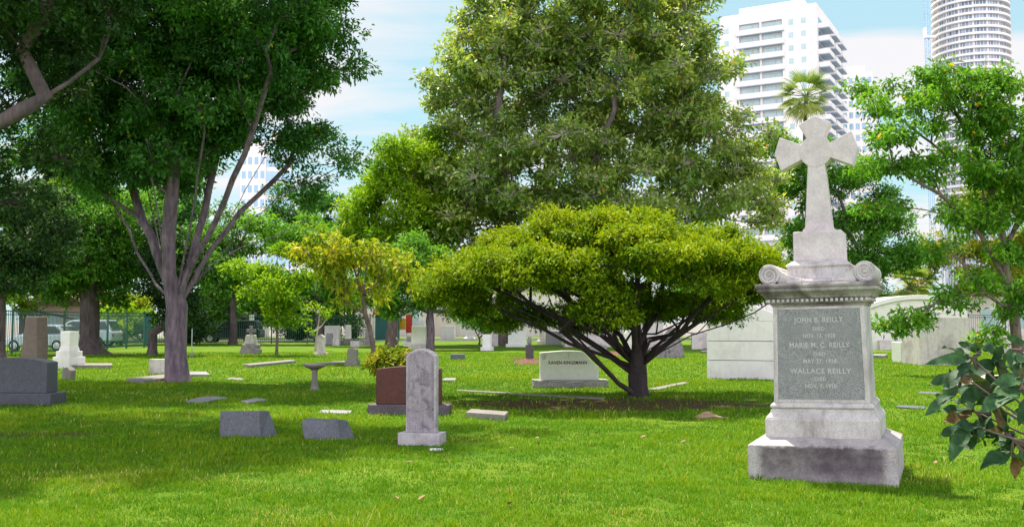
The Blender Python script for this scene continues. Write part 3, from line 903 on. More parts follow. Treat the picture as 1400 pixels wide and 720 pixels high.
MB().lathe([(0.2, 1.055), (0.24, 1.15), (0.2, 1.3), (0.16, 1.42), (0.08, 1.46), (0.12, 1.52), (0.13, 1.6), (0.06, 1.7)], 12).build('statue', M['white_marble'], g, smooth=True)
headstone('white_pedestal_stone', 'narrow white pedestal stone on a stepped base, before the huge trunk', 666, 479, 11, 22, M['white_marble'], -14, (15, 5, 0.6), 'flat', 0.4)
headstone('grey_headstone', 'grey-white headstone close against the left of the huge trunk', 676, 473, 10, 18, M['old_stucco'], 0, None, 'flat', 0.3)
headstone('wide_headstone', 'wide pale grey headstone with low arched top, right of the huge trunk', 707, 474, 25, 23, M['green_granite'], 0, (31, 4, 0.8), 'arch', 0.35, 0.08)
g = headstone('purple_headstone', 'narrow dark purple-grey stone with a vase on top', 724, 491, 10, 20, M['purple_granite'], 6, None, 'flat', 0.3)
zt = 20 * G(724, 491)[1] / F
MB().lathe([(0.05, zt - 0.01), (0.1, zt + 0.05), (0.1, zt + 0.18), (0.06, zt + 0.28), (0.09, zt + 0.33)], 12).build('vase', M['grey_granite'], g, smooth=True)


def mound(name, label, px, py, wx, wy, h, mat, seed):
    rr = random.Random(seed)
    x, y = G(px, py)
    vs, fs = [], []
    nr_, na = 6, 22
    for i in range(nr_ + 1):
        u = i / nr_
        for k in range(na):
            a = 2 * PI * k / na
            q = 1 + 0.18 * math.sin(a * 3 + seed) + rr.uniform(-0.08, 0.08)
            vs.append((wx * u * q * math.cos(a), wy * u * q * math.sin(a), h * (1 - u * u) * rr.uniform(0.8, 1.15) - (0.03 if i == nr_ else 0)))
    for i in range(nr_):
        for k in range(na):
            a, b = i * na + k, i * na + (k + 1) % na
            fs.append((a, b, b + na, a + na))
    o = mesh_obj(name, vs, fs, mat, None, loc=(x, y, 0))
    return tag(o, label, 'soil')


mound('soil_mound', 'reddish brown mulch mound behind the engraved family stone', 722, 496, 0.72, 1.5, 0.16, M['soil'], 2)
mound('soil_mound', 'reddish brown earth mound behind the spreading tree stems', 838, 485, 0.9, 1.4, 0.15, M['soil'], 5)

# obelisk column + grey mausoleum behind the spreading tree
g = thing('stone_column', 'tall slim grey column on stepped base left of the spreading tree stems', 'monument', (*G(741, 470), 0))
MB().tiers([(0.75, 0.75, -0.1), (0.75, 0.75, 0.2), (0.55, 0.55, 0.3), (0.5, 0.5, 0.36)]).build('base', M['old_stucco'], g, bevel=0.02)
MB().tiers([(0.4, 0.4, 0.355), (0.32, 0.32, 2.3), (0.05, 0.05, 2.55)]).build('shaft', M['old_stucco'], g, bevel=0.015)


def gabled_vault(name, label, px0, px1, py, eave, apex, depth, mat, rz=0, courses=0):
    x0, Y = G(px0, py); x1, _ = G(px1, py)
    w = x1 - x0
    g = thing(name, label, 'mausoleum', ((x0 + x1) / 2, Y + depth / 2, 0), R(rz))
    foot((x0 + x1) / 2, Y + depth / 2, w / 2, depth / 2, R(rz))
    if courses:
        z = -0.1
        hs = eave / courses
        for k in range(courses):
            z1 = hs * (k + 1)
            MB().box(-w / 2 + 0.004 * (k % 2), w / 2 - 0.004 * (k % 2), -depth / 2 + 0.003 * (k % 2), depth / 2, z, z1 - 0.014).build('wall', mat, g, bevel=0.008)
            z = z1
    else:
        MB().box(-w / 2, w / 2, -depth / 2, depth / 2, -0.1, eave).build('wall', mat, g, bevel=0.02)
    MB().prism([(-w / 2 - 0.03, eave + 0.002), (w / 2 + 0.03, eave + 0.002), (w / 2 + 0.03, eave + 0.05), (0, apex), (-w / 2 - 0.03, eave + 0.05)], -depth / 2 - 0.03, depth / 2 + 0.03).build('roof', mat, g, bevel=0.015)
    return g


gabled_vault('stone_vault', 'white coursed stone vault with low gable, between the spreading tree and the cross monument', 980, 1092, 519, 1.62, 2.12, 2.0, M['white_marble'], -14, 3)
gabled_vault('grey_mausoleum', 'pale grey gabled mausoleum glimpsed through the spreading tree stems', 772, 836, 474, 1.75, 2.5, 3.0, M['old_stucco'], 0)
headstone('broad_headstone', 'broad grey headstone beside the obelisk column, half behind tree stems', 757, 471, 22, 18, M['grey_granite'], 0, None, 'flat', 0.3)
headstone('white_arched_headstone', 'white round-topped headstone seen between the spreading tree stems', 864, 490, 21, 42, M['white_marble'], 0, None, 'arch', 0.2, 0.25)
headstone('low_marker', 'low grey stone near the red earth mound behind the tree stems', 818, 481, 22, 10, M['grey_granite'], 0, None, 'arch', 0.5, 0.06)
g = thing('slant_gravestone', 'grey gravestone with one long sloping side right of the tree fork', 'gravestone', (*G(912, 489), 0))
MB().prism([(-0.7, -0.05), (0.75, -0.05), (0.78, 0.12), (0.72, 0.5), (0.45, 1.35), (0.12, 1.4), (-0.55, 0.45)], 0, 0.5).build('slab', M['grey_marble'], g, bevel=0.02)
headstone('small_headstone', 'grey-white headstone between the tree and the coursed white vault', 956, 477, 21, 23, M['old_stucco'], 0, None, 'flat', 0.3)
slab('ledger_slab', 'dark flat ledger slab beside the coursed white vault', [(958, 483), (982, 483), (982, 478), (962, 478)], 0.1, M['purple_granite'], 'ledger slab')
headstone('white_pillar_stone', 'white upright stone behind the pale headstone near the vault', 890, 478, 30, 46, M['old_stucco'], 0, None, 'arch', 1.2, 0.3)

# monument with cross near the far fence
loc, s = at(340, 484)
g = thing('urn_monument', 'grey weathered monument with stubby cross on stepped base near the fence', 'monument', (loc[0], loc[1] + 0.4, 0), R(-12))
MB().tiers([(0.82, 0.82, -0.1), (0.82, 0.82, 0.24), (0.72, 0.72, 0.26), (0.70, 0.70, 0.46), (0.6, 0.6, 0.5)]).build('base', M['grey_marble'], g, bevel=0.015)
MB().tiers([(0.52, 0.52, 0.498), (0.40, 0.40, 0.92), (0.34, 0.34, 0.97)]).build('shaft', M['old_stucco'], g, bevel=0.02)
MB().prism([(-0.07, 0.965), (0.07, 0.965), (0.06, 1.1), (0.24, 1.08), (0.24, 1.25), (0.07, 1.23), (0.08, 1.4), (-0.08, 1.4), (-0.07, 1.23), (-0.24, 1.25), (-0.24, 1.08), (-0.06, 1.1)], -0.07, 0.07).build('cross', M['grey_marble'], g, bevel=0.015)

# right-hand mausolea
x0, Y0 = G(1196, 478)
x1, _ = G(1326, 478)
w = x1 - x0
g = thing('barrel_mausoleum', 'large cream mausoleum with curved barrel roof beyond the cross monument', 'mausoleum', ((x0 + x1) / 2, Y0 + 2.5, 0), R(-3))
hw = w / 2
arc = [(hw - 2 * hw * k / 16, 2.35 + 0.55 * (1 - (1 - 2 * k / 16) ** 2)) for k in range(17)]
MB().prism([(-hw, -0.1), (hw, -0.1)] + arc, -2.4, 2.4).build('wall', M['stucco'], g, bevel=0.02)
ro = [(x * 1.035, z + 0.003) for x, z in arc]
MB().prism(ro + [(x * 1.035, z + 0.27) for x, z in arc[::-1]], -2.6, 2.6).build('roof', M['stucco'], g, bevel=0.03)
MB().box(-2.35, -1.75, -2.75, -2.41, -0.05, 0.55).box(-2.27, -1.83, -2.751, -2.7, 0.1, 0.45).build('vent_box', M['old_stucco'], g, bevel=0.01)
g = headstone('stained_vault', 'stained pinkish grey block vault in front of the barrel-roofed mausoleum', 1279, 499, 69, 65, M['old_stucco'], 2, None, 'flat', 1.6)
for z in (0.72,):
    pass
headstone('grey_side_block', 'lower pale grey-green block adjoining the left of the stained vault', 1235, 496, 19, 28, M['green_granite'], 2, None, 'flat', 0.9)
headstone('pale_wall_tomb', 'white tomb wall sliver between the cross monument and the barrel mausoleum', 1178, 470, 40, 46, M['stucco'], 0, None, 'flat', 2.0)
headstone('grey_headstone', 'pale grey headstone left of the right-hand trunk, above the big leaves', 1367, 484, 27, 33, M['old_stucco'], 0, None, 'flat', 0.3)
headstone('grey_headstone', 'pale grey headstone at the right edge, right of the trunk', 1402, 486, 24, 35, M['old_stucco'], 0, None, 'flat', 0.3)
slab('ledger_slab', 'pinkish flat ledger slab behind the big leaves', [(1296, 530), (1372, 530), (1372, 520), (1300, 520)], 0.16, M['old_stucco'], 'ledger slab')

# thin stake, tan rock, fallen leaves
g = thing('metal_stake', 'thin pale metal stake in the lawn right of the grey trunk', 'stake', (*G(262, 488), 0))
MB().bar((0, 0, -0.1), (0, 0, 1.3), 0.025, 8).build('post', M['steel'], g)
MB().lathe([(0.12, -0.02), (0.11, 0.12), (0.05, 0.18)], 10).build('foot', M['concrete'], g, smooth=True)
loc, s = at(970, 572)
vs, fs = rough_block(0.5, 0.3, -0.03, 0.03, 5, 3, 0.012, 9)
vs = [(x, y, z + (0.11 * max(0, 1 - abs(x + 0.04) / 0.24) * max(0, 1 - abs(y) / 0.2) if z > -0.01 else 0)) for x, y, z in vs]
o = mesh_obj('flat_rock', vs, fs, M['rock_tan'], None, smooth=True, loc=(loc[0], loc[1], 0), rot=(0, 0, R(8)))
tag(o, 'flat tan brown rock lying in the sunny grass before the tree shadow', 'rock')
foot(loc[0], loc[1], 0.22, 0.13)
lm = MB()
pr = [(0, -0.045), (0.022, -0.02), (0.026, 0.012), (0.012, 0.04), (0, 0.055), (-0.012, 0.04), (-0.026, 0.012), (-0.022, -0.02)]
lm.add([(x * 0.85, y * 0.85, 0.012 + 4 * x * x * 4 + abs(y) * 0.12) for x, y in pr] + [(x * 0.85, y * 0.85, 0.008 + 4 * x * x * 4 + abs(y) * 0.12) for x, y in pr], [tuple(range(8)), tuple(range(15, 7, -1))] + [(i, (i + 1) % 8, (i + 1) % 8 + 8, i + 8) for i in range(8)])
leaf0 = None
for i, (px, py) in enumerate(((540, 690), (578, 690), (697, 698), (735, 605), (826, 582), (745, 592), (710, 567), (998, 597), (880, 603), (815, 598), (640, 640), (935, 610), (560, 640), (700, 620), (1040, 572), (60, 597), (1280, 640), (1322, 632))):
    x, y = G(px, py)
    if leaf0 is None:
        leaf0 = lm.build('fallen_leaf', M['dead_leaf'], None)
        o = leaf0
    else:
        o = leaf0.copy(); COL.objects.link(o)
    o.location = (x, y, 0.055)
    o.rotation_euler = (rng.uniform(-.5, .5), rng.uniform(-.5, .5), rng.uniform(0, 6))
    tag(o, 'small dry brown leaf lying on the lawn', 'fallen leaf', 'fallen leaves on the lawn')


# ------------------------------------------------------------------ fence, road, cars, houses
def fence(name, label, pts, h=2.15, gap=0.13, panel=2.4):
    root = thing(name, label, 'fence', (pts[0][0], pts[0][1], 0))
    ox, oy = pts[0]
    first = True
    for (xa, ya), (xb, yb) in zip(pts[:-1], pts[1:]):
        d = math.hypot(xb - xa, yb - ya)
        n = max(1, round(d / panel))
        ux, uy = (xb - xa) / d, (yb - ya) / d
        for k in range(n):
            p0, p1 = k * d / n, (k + 1) * d / n
            if first or k > 0 or True:
                x, y = xa + ux * p0 - ox, ya + uy * p0 - oy
                MB().box(x - 0.04, x + 0.04, y - 0.04, y + 0.04, -0.1, h + 0.12).build('post', M['fence'], root)
            mb = MB()
            L = p1 - p0 - 0.085
            for zc in (0.16, h - 0.18, h - 0.0):
                mb.box(0.0, L, -0.018, 0.018, zc - 0.022, zc + 0.022)
            q = int(L / gap)
            for j in range(1, q + 1):
                t = j * L / (q + 1)
                mb.box(t - 0.010, t + 0.010, -0.011, 0.011, 0.06, h + 0.03)
            ang = math.atan2(uy, ux)
            mb.build('railing_panel', M['fence'], root, loc=(xa + ux * (p0 + 0.0425) - ox, ya + uy * (p0 + 0.0425) - oy, 0), rot=(0, 0, ang))
    x, y = pts[-1][0] - ox, pts[-1][1] - oy
    MB().box(x - 0.04, x + 0.04, y - 0.04, y + 0.04, -0.1, h + 0.12).build('post', M['fence'], root)
    return root


fence('iron_fence', 'dark green iron picket fence in front of the parked cars at left', [G(-90, 489), G(16, 484.5), G(197, 474.5), G(214, 471.2)])
fence('iron_fence', 'dark green iron picket fence running far behind the grey monument', [G(214, 471.0), G(420, 469), G(545, 466.5)], gap=0.16, panel=3.0)
fence('iron_fence', 'dark iron picket fence far off at the right behind the pale tombs', [G(1325, 467.5), G(1480, 468.5)], gap=0.16, panel=3.0)
rd = mesh_obj('road', [(-75, 58, 0.006), (-34, 66, 0.006), (-33.5, 82, 0.006), (60, 90, 0.006), (60, 97, 0.006), (-75, 97, 0.006)], [(0, 1, 2, 3, 4, 5)], M['asphalt'])
tag(rd, 'grey asphalt street and parking strip beyond the fence', 'road', kind='structure')


def car(label, loc, rz, paint, kind='hatch'):
    root = thing('parked_car', label, 'car', loc, rz, 'cars parked beyond the fence')
    if kind == 'hatch':
        L, Wd = 4.2, 1.72
        body = [(-2.05, 0.28), (2.0, 0.26), (2.1, 0.45), (2.02, 0.66), (1.25, 0.86), (0.95, 0.92), (-1.75, 0.96), (-2.05, 0.88), (-2.12, 0.55)]
        cab = [(1.02, 0.9), (0.25, 1.36), (-0.35, 1.47), (-1.15, 1.43), (-1.9, 0.95)]
        win = [(0.78, 0.95), (0.2, 1.31), (-0.38, 1.40), (-1.05, 1.36), (-1.5, 1.0)]
    else:
        L, Wd = 4.7, 1.85
        body = [(-2.3, 0.38), (2.25, 0.36), (2.36, 0.6), (2.28, 0.92), (1.2, 1.08), (-2.2, 1.1), (-2.36, 0.95), (-2.38, 0.55)]
        cab = [(1.2, 1.04), (0.55, 1.62), (0.2, 1.74), (-1.95, 1.74), (-2.28, 1.06)]
        win = [(0.92, 1.12), (0.46, 1.56), (0.2, 1.64), (-1.85, 1.64), (-2.05, 1.14)]
    hw = Wd / 2
    MB().prism(body, -hw, hw).build('body', paint, root, bevel=0.09, segs=3)
    MB().prism(cab, -hw + 0.14, hw - 0.14).build('cabin', paint, root, bevel=0.07, segs=3)
    # side glass panes split by a pillar
    xm = (win[0][0] + win[-1][0]) / 2 - 0.05
    tz = max(z for x, z in win)
    bz = win[0][1]
    fr_p = [p for p in win if p[0] > xm]
    re_p = [p for p in win if p[0] < xm]
    for sy in (-1, 1):
        y = sy * (hw - 0.135)
        for pts in ([*fr_p, (xm + 0.05, tz - 0.02), (xm + 0.05, bz + 0.01)], [(xm - 0.05, tz - 0.02), *re_p, (xm - 0.05, bz + 0.02)]):
            MB().prism(pts, y - 0.012, y + 0.012).build('side_window', M['glass_dark'], root)
    # windscreen, rear screen
    a, b = Vector((cab[0][0], 0, cab[0][1])), Vector((cab[1][0], 0, cab[1][1]))
    for nm_, a, b in (('windscreen', cab[0], cab[1]), ('rear_window', cab[-1], cab[-2])):
        pa = (a[0] * 0.92 + b[0] * 0.08, a[1] * 0.92 + b[1] * 0.08); pb = (a[0] * 0.1 + b[0] * 0.9, a[1] * 0.1 + b[1] * 0.9)
        s_ = 0.02 if nm_ == 'windscreen' else -0.02
        MB().add([(pa[0] + s_, -hw + 0.24, pa[1]), (pa[0] + s_, hw - 0.24, pa[1]), (pb[0] + s_, hw - 0.26, pb[1]), (pb[0] + s_, -hw + 0.26, pb[1]),
                  (pa[0], -hw + 0.24, pa[1] - 0.02), (pa[0], hw - 0.24, pa[1] - 0.02), (pb[0], hw - 0.26, pb[1] - 0.02), (pb[0], -hw + 0.26, pb[1] - 0.02)],
                 [(0, 1, 2, 3), (7, 6, 5, 4), (0, 4, 5, 1), (1, 5, 6, 2), (2, 6, 7, 3), (3, 7, 4, 0)]).build(nm_, M['glass_dark'], root)
    rw = 0.31 if kind == 'hatch' else 0.37
    for fx in (0.62, -0.6):
        for sy in (-1, 1):
            ox, oy = L / 2 * fx, sy * (hw - 0.09)
            q = MB().lathe([(rw * 0.62, -0.1), (rw, -0.1), (rw, 0.1), (rw * 0.62, 0.1)], 20)
            ty = mesh_obj('wheel', [(x, z, y) for x, y, z in q.v], q.f, M['tyre'], root, loc=(ox, oy, rw))
            q = MB().lathe([(rw * 0.6, -0.105), (rw * 0.64, 0.105), (rw * 0.2, 0.112)], 12)
            mesh_obj('rim', [(x, z * sy, y) for x, y, z in q.v], q.f, M['rim'], ty)
    for sy in (-1, 1):
        hz = body[3][1] - 0.1
        MB().box(body[2][0] - 0.14, body[2][0] - 0.015, sy * hw * 0.74 - 0.17, sy * hw * 0.74 + 0.17, hz - 0.07, hz + 0.07).build('headlight', M['lamp_glass'], root, bevel=0.03)
        MB().box(body[-1][0] + 0.0, body[-1][0] + 0.1, sy * hw * 0.8 - 0.12, sy * hw * 0.8 + 0.12, 0.68, 0.85).build('tail_light', M['lamp_red'], root, bevel=0.02)
    return root


X, Y = G(42, 480.5)
car('silver-blue hatchback parked behind the fence at the far left', (X, Y + 1.6, 0), R(172), M['car_silver'], 'hatch')
X, Y = G(96, 475)
car('pale blue sport utility car left of the flared dark trunk', (X, Y + 1.5, 0), R(180), M['car_white'], 'suv')
X, Y = G(292, 469)
car('dark green sport utility car behind the grey tree trunk', (X + 0.8, Y + 2.0, 0), R(184), M['car_dark'], 'suv')
X, Y = G(418, 466)
car('blue car far off between the sapling and the white tombstone', (X, Y + 3.0, 0), R(178), M['car_blue'], 'hatch')
X, Y = G(247, 467)
car('dark car mostly hidden behind the grey tree trunk', (X - 2.0, Y + 6, 0), R(95), M['car_blue'], 'suv')


def house(label, loc, w, d, h, roof_h, wall, rz=0, name='house'):
    g = thing(name, label, 'house', loc, R(rz))
    MB().box(-w / 2, w / 2, -d / 2, d / 2, -0.1, h).build('wall', wall, g)
    MB().prism([(-w / 2 - 0.4, h + 0.003), (w / 2 + 0.4, h + 0.003), (0, h + roof_h)], -d / 2 - 0.4, d / 2 + 0.4).build('roof', M['roof_tile'], g)
    for k in range(3):
        x = -w / 2 + (k + 0.5) * w / 3
        f = MB().box(x - 0.7, x + 0.7, -d / 2 - 0.06, -d / 2 + 0.02, 0.9, 2.3).build('window', M['sign_white'], g)
        MB().box(x - 0.6, x + 0.6, -d / 2 - 0.075, -d / 2 - 0.05, 1.0, 2.2).build('pane', M['glass_teal'], f)
    return g


house('tan house with brown gabled roof glimpsed over the pale blue car', (-42.5, 96, 0), 6, 8, 3.1, 1.5, M['house_wall'])
house('pale house behind the dark green car', (-30.5, 104, 0), 8, 8, 3.6, 1.4, M['shop_wall'])

# shop row across the street
g = thing('shop_building', 'long cream shop building across the street behind the big trunk', 'building', (-2, 112, 0))
MB().box(-16, 18, 0, 10, -0.1, 5.2).build('wall', M['shop_wall'], g)
MB().box(-16.3, 18.3, -0.4, 10.3, 5.202, 5.6).build('roof', M['sign_white'], g)
for k, x in enumerate((-11.5, -9.2, -3.0, -0.6, 3.7, 6.0, 9.5, 13)):
    f = MB().box(x - 0.8, x + 0.8, -0.08, 0.02, 1.2, 4.3 if k % 3 == 1 else 3.2).build('window', M['sign_white'], g)
    MB().box(x - 0.68, x + 0.68, -0.1, -0.07, 1.3, 2.2).box(x - 0.68, x + 0.68, -0.1, -0.07, 2.3, 4.2 if k % 3 == 1 else 3.1).build('pane', M['glass_teal'], f)
MB().box(-6.8, -4.4, -0.6, 0.0, 0, 3.0).build('entrance', M['shop_pink'], g)
g = thing('shop_kiosk', 'dark teal kiosk with a red lettered-style sign band, left of the colourful awnings', 'kiosk', (*G(528, 464), 0))
MB().box(-1.0, 1.0, 0, 2, -0.1, 2.1).build('wall', M['teal_panel'], g)
MB().box(-1.3, 1.2, -0.3, 2.1, 2.102, 2.25).build('roof', M['iron'], g)
MB().box(-1.2, 1.1, -0.36, -0.28, 2.2, 2.75).build('sign', M['sign_red'], g)
g = thing('display_stand', 'colourful red, yellow and white display rack across the street', 'display stand', (*G(556, 463.5), 0))
for (x0_, x1_, z0_, z1_, mm) in ((-1.6, -0.7, 1.2, 2.4, 'sign_red'), (-0.68, -0.1, 0.9, 1.9, 'sign_yellow'), (-0.08, 0.5, 0.6, 2.3, 'sign_red'), (0.52, 1.6, 0.2, 1.7, 'sign_white'), (-0.68, 0.5, 2.32, 2.7, 'sign_white')):
    MB().box(x0_, x1_, 0, 0.1, z0_, z1_).build('panel', M[mm], g)
for x in (-1.6, 0.0, 1.6):
    MB().box(x - 0.04, x + 0.04, 0.12, 0.2, -0.1, 2.8).build('post', M['sign_white'], g)
g = thing('street_lamp', 'white street lamp post rising behind the yellowish bushes by the fence', 'street lamp', (*PT(169, 0, 72).xy, 0))
MB().bar((0, 0, -0.1), (0, 0, 3.5), 0.09, 10).build('post', M['sign_white'], g)
MB().box(-0.25, 0.25, -0.12, 0.12, 3.49, 3.7).build('lamp_head', M['sign_white'], g, bevel=0.04)
g = thing('street_sign', 'white sign board on a post above the grey monument with stubby cross', 'sign', (*PT(351, 0, 82).xy, 0))
MB().bar((0, 0, -0.1), (0, 0, 2.0), 0.05, 8).build('post', M['steel'], g)
MB().box(-0.2, 0.2, -0.05, 0.05, 1.5, 2.25).build('board', M['sign_white'], g)
g = thing('roadside_building', 'pale yellow low building behind the far right fence', 'building', (43, 92, 0))
MB().box(-7, 9, 0, 8, -0.1, 4.0).build('wall', M['shop_wall'], g)
for x in (-4.5, -1.5, 1.5, 4.5):
    f = MB().box(x - 0.9, x + 0.9, -0.06, 0.02, 0.9, 2.9).build('window', M['sign_white'], g)
    MB().box(x - 0.78, x + 0.78, -0.09, -0.05, 1.0, 2.8).build('pane', M['glass_teal'], f)
MB().box(-7.3, 9.3, -0.4, 8.3, 4.002, 4.3).build('roof', M['roof_tile'], g)


# ------------------------------------------------------------------ towers
def apartment_tower():
    Yc = 219.0
    s = Yc / F
    xr = (1123 - 700) * s
    rz = R(-29)
    # local frame: origin at front-right corner; front runs along -x, depth along +y
    root = thing('apartment_tower', 'white high-rise apartment tower with stacked balconies behind the cross', 'building', (xr, Yc, 0), rz)
    Wt, D, H, fl = 22.3, 26.0, 73.5, 3.0
    b0, b1 = -Wt + 4.6, -Wt + 14.6       # recessed balcony bay
    w = MB()
    w.box(-Wt, b0, 0, D, -0.2, H)
    w.box(b1, 0, 0, D, -0.2, H)
    w.box(b0, b1, 0.8, D, -0.2, H - 2.2)
    w.box(b0, b1, 0.0, 0.8, H - 2.6, H)
    w.box((b0 + b1) / 2 - 0.25, (b0 + b1) / 2 + 0.25, 0.1, 0.8, -0.2, H - 2.6)
    w.build('wall', M['tower_white'], root)
    MB().box(-Wt + 3, -4, 6, 18, H, H + 3.2).build('roof_block', M['tower_white'], root)
    sb = MB().box(b0 - 0.5, b1 + 0.5, -0.8, 0.79, -0.16, 0.0)
    rail = MB().box(b0 - 0.5, b1 + 0.5, -0.8, -0.68, 0.0, 1.15).box(b0 - 0.5, b0 - 0.35, -0.68, 0, 0, 1.15).box(b1 + 0.35, b1 + 0.5, -0.68, 0, 0, 1.15)
    gl = MB().box(-2.05, 0.6, 0.66, 0.79, 0.1, 2.5).box(0.75, 2.05, 0.66, 0.79, 0.1, 2.5)
    mul = MB().box(-0.05, 0.05, 1.40, 1.46, 0.1, 2.5).box(-2.2, 2.2, 1.40, 1.46, 2.5, 2.56)
    sw = MB().box(-0.55, 0.55, -0.02, 0.1, 1.0, 2.3)
    sbal = MB().box(-0.02, 2.4, 0.6, 6.6, -0.2, 0.0)
    srail = MB().box(2.25, 2.4, 0.6, 6.6, 0.0, 1.0).box(0.0, 2.25, 0.6, 0.75, 0.0, 1.0)
    sg = MB().box(-0.05, 0.03, 0.9, 6.3, 0.1, 2.5)
    src = {}

    def put(key, mb, mat, loc, parent=root):
        if key not in src:
            src[key] = mb.build(key, M[mat], parent, loc=loc)
            return src[key]
        o = src[key].copy(); COL.objects.link(o); o.location = loc; o.parent = parent
        return o
    for k in range(6, 23):
        z = k * fl + 2.2
        if z + 2.6 < H - 2.4:
            put('balcony', sb, 'tower_shade_blue', (0, 0, z))
            put('balcony_rail', rail, 'tower_white', (0, 0, z + 0.002))
            for cx in ((b0 * 3 + b1) / 4 - 0.12, (b0 + b1 * 3) / 4 + 0.12):
                put('window', gl, 'glass_teal', (cx, 0, z))
        for cx in (b1 + 2.0, b1 + 4.8, -Wt + 1.6):
            put('small_window', sw, 'glass_teal', (cx, 0, z))
        for j in range(3):
            put('side_balcony', sbal, 'tower_shade_blue', (0, 1.0 + j * 8.0, z))
            put('side_rail', srail, 'tower_white', (0, 1.0 + j * 8.0, z + 0.002))
            if k >= 12: put('side_window', sg, 'glass_blue', (0, 1.0 + j * 8.0, z))
    return root


apartment_tower()


def slab_tower(name, label, px0, px1, py_top, Yc, depth, rz, face, rows, cols, zmin, glass='glass_blue', band=False):
    s = Yc / F
    x0_, x1_ = (px0 - 700) * s, (px1 - 700) * s
    H = CAMH + (HY - py_top) * s
    g = thing(name, label, 'building', ((x0_ + x1_) / 2, Yc, 0), R(rz))
    w_ = x1_ - x0_
    MB().box(-w_ / 2, w_ / 2, 0, depth, -0.2, H).build('wall', M[face], g)
    MB().box(-w_ / 2 + 1, w_ / 4, 3, depth - 2, H, H + 2.6).build('roof_block', M['tower_white'], g)
    first = None
    fh = 3.1
    for r in range(rows):
        z = H - 2.9 - r * fh
        if z < zmin: break
        for c in range(cols):
            x = -w_ / 2 + (c + 0.5) * w_ / cols
            hw_ = w_ / cols * (0.49 if band else 0.3)
            if first is None:
                first = MB().box(-hw_, hw_, -0.05, 0.1, 0, 2.2 if band else 1.6).build('window', M[glass], g, loc=(x, 0, z))
            else:
                o = first.copy(); COL.objects.link(o); o.parent = g; o.location = (x, 0, z)
    return g


slab_tower('white_tower', 'lower white tower block with small windows, right of the balconied tower', 1157, 1198, 96, 262, 14, -20, 'tower_white', 16, 5, 15)
slab_tower('white_tower', 'pale stepped block standing right behind the lower white tower', 1180, 1204, 120, 300, 12, -16, 'tower_white', 12, 3, 20)
slab_tower('glass_tower', 'pale blue glass tower glimpsed through the left tree branches', 361, 398, 190, 215, 14, 12, 'tower_white', 16, 4, 10, 'glass_blue', True)
slab_tower('white_tower', 'white windowed tower face left of the blue glass tower', 326, 361, 205, 214, 12, -4, 'tower_white', 14, 4, 10)


def round_tower():
    Yc = 455.0
    s = Yc / F
    g = thing('round_tower', 'round high-rise tower ringed by white balcony slabs at top right', 'building', ((1337 - 700) * (Yc + 18) / F, Yc + 18, 0))
    r = 52 * s
    m, t, b = new_mat('curtain_wall')
    c = N(t, 'ShaderNodeTexCoord')
    sp = N(t, 'ShaderNodeSeparateXYZ')
    t.links.new(c.outputs['Object'], sp.inputs[0])
    ang = math_n(t, 'ARCTAN2', sp.outputs[1], sp.outputs[0])
    fr = math_n(t, 'FRACT', math_n(t, 'MULTIPLY', ang, 64 / (2 * PI)))
    big = math_n(t, 'FRACT', math_n(t, 'MULTIPLY', ang, 16 / (2 * PI)))
    mull = math_n(t, 'MAXIMUM', math_n(t, 'LESS_THAN', fr, 0.16), math_n(t, 'LESS_THAN', big, 0.14))
    cell = N(t, 'ShaderNodeTexWhiteNoise', noise_dimensions='2D')
    cv = N(t, 'ShaderNodeCombineXYZ')
    t.links.new(math_n(t, 'FLOOR', math_n(t, 'MULTIPLY', ang, 64 / (2 * PI))), cv.inputs[0])
    t.links.new(math_n(t, 'FLOOR', math_n(t, 'DIVIDE', sp.outputs[2], 3.25)), cv.inputs[1])
    t.links.new(cv.outputs[0], cell.inputs['Vector'])
    gcol = mixc(t, cell.outputs['Value'], (0.10, 0.17, 0.24), (0.38, 0.44, 0.50))
    t.links.new(mixc(t, mull, gcol, (0.74, 0.73, 0.75)), b.inputs['Base Color'])
    b.inputs['Roughness'].default_value = 0.25
    MB().lathe([(r - 1.6, 0), (r - 1.6, 182)], 96).build('glass_wall', m, g, smooth=False)
    rg = MB().lathe([(r - 1.7, 0), (r, 0), (r, 1.05), (r - 0.15, 1.05), (r - 0.15, 0.22), (r - 1.7, 0.22)], 72)
    first = None
    for k in range(18, 56):
        if first is None:
            first = rg.build('balcony_ring', M['tower_white'], g, loc=(0, 0, k * 3.25))
        else:
            o = first.copy(); COL.objects.link(o); o.parent = g; o.location = (0, 0, k * 3.25)
    # hoist mast
    g2 = thing('hoist_mast', 'slim blue lattice construction hoist mast left of the round tower', 'hoist mast', ((1277 - 700) * s, Yc, 0))
    mm = MB()
    for sx in (-0.9, 0.9):
        for sy in (-0.9, 0.9):
            mm.box(sx - 0.14, sx + 0.14, sy - 0.14, sy + 0.14, 0, 190)
    z = 90
    while z < 190:
        for sy in (-0.9, 0.9):
            mm.bar((-0.9, sy, z), (0.9, sy, z + 1.5), 0.1, 4)
            mm.bar((0.9, sy, z + 1.5), (-0.9, sy, z + 3.0), 0.1, 4)
        z += 3.0
    mm.build('lattice', M['glass_blue'], g2)
    MB().box(-1.6, 3.5, -1.2, 1.2, 134, 135).box(-1.6, -0.95, -1.2, 1.2, 135, 139).build('platform', M['tower_white'], g2)


round_tower()


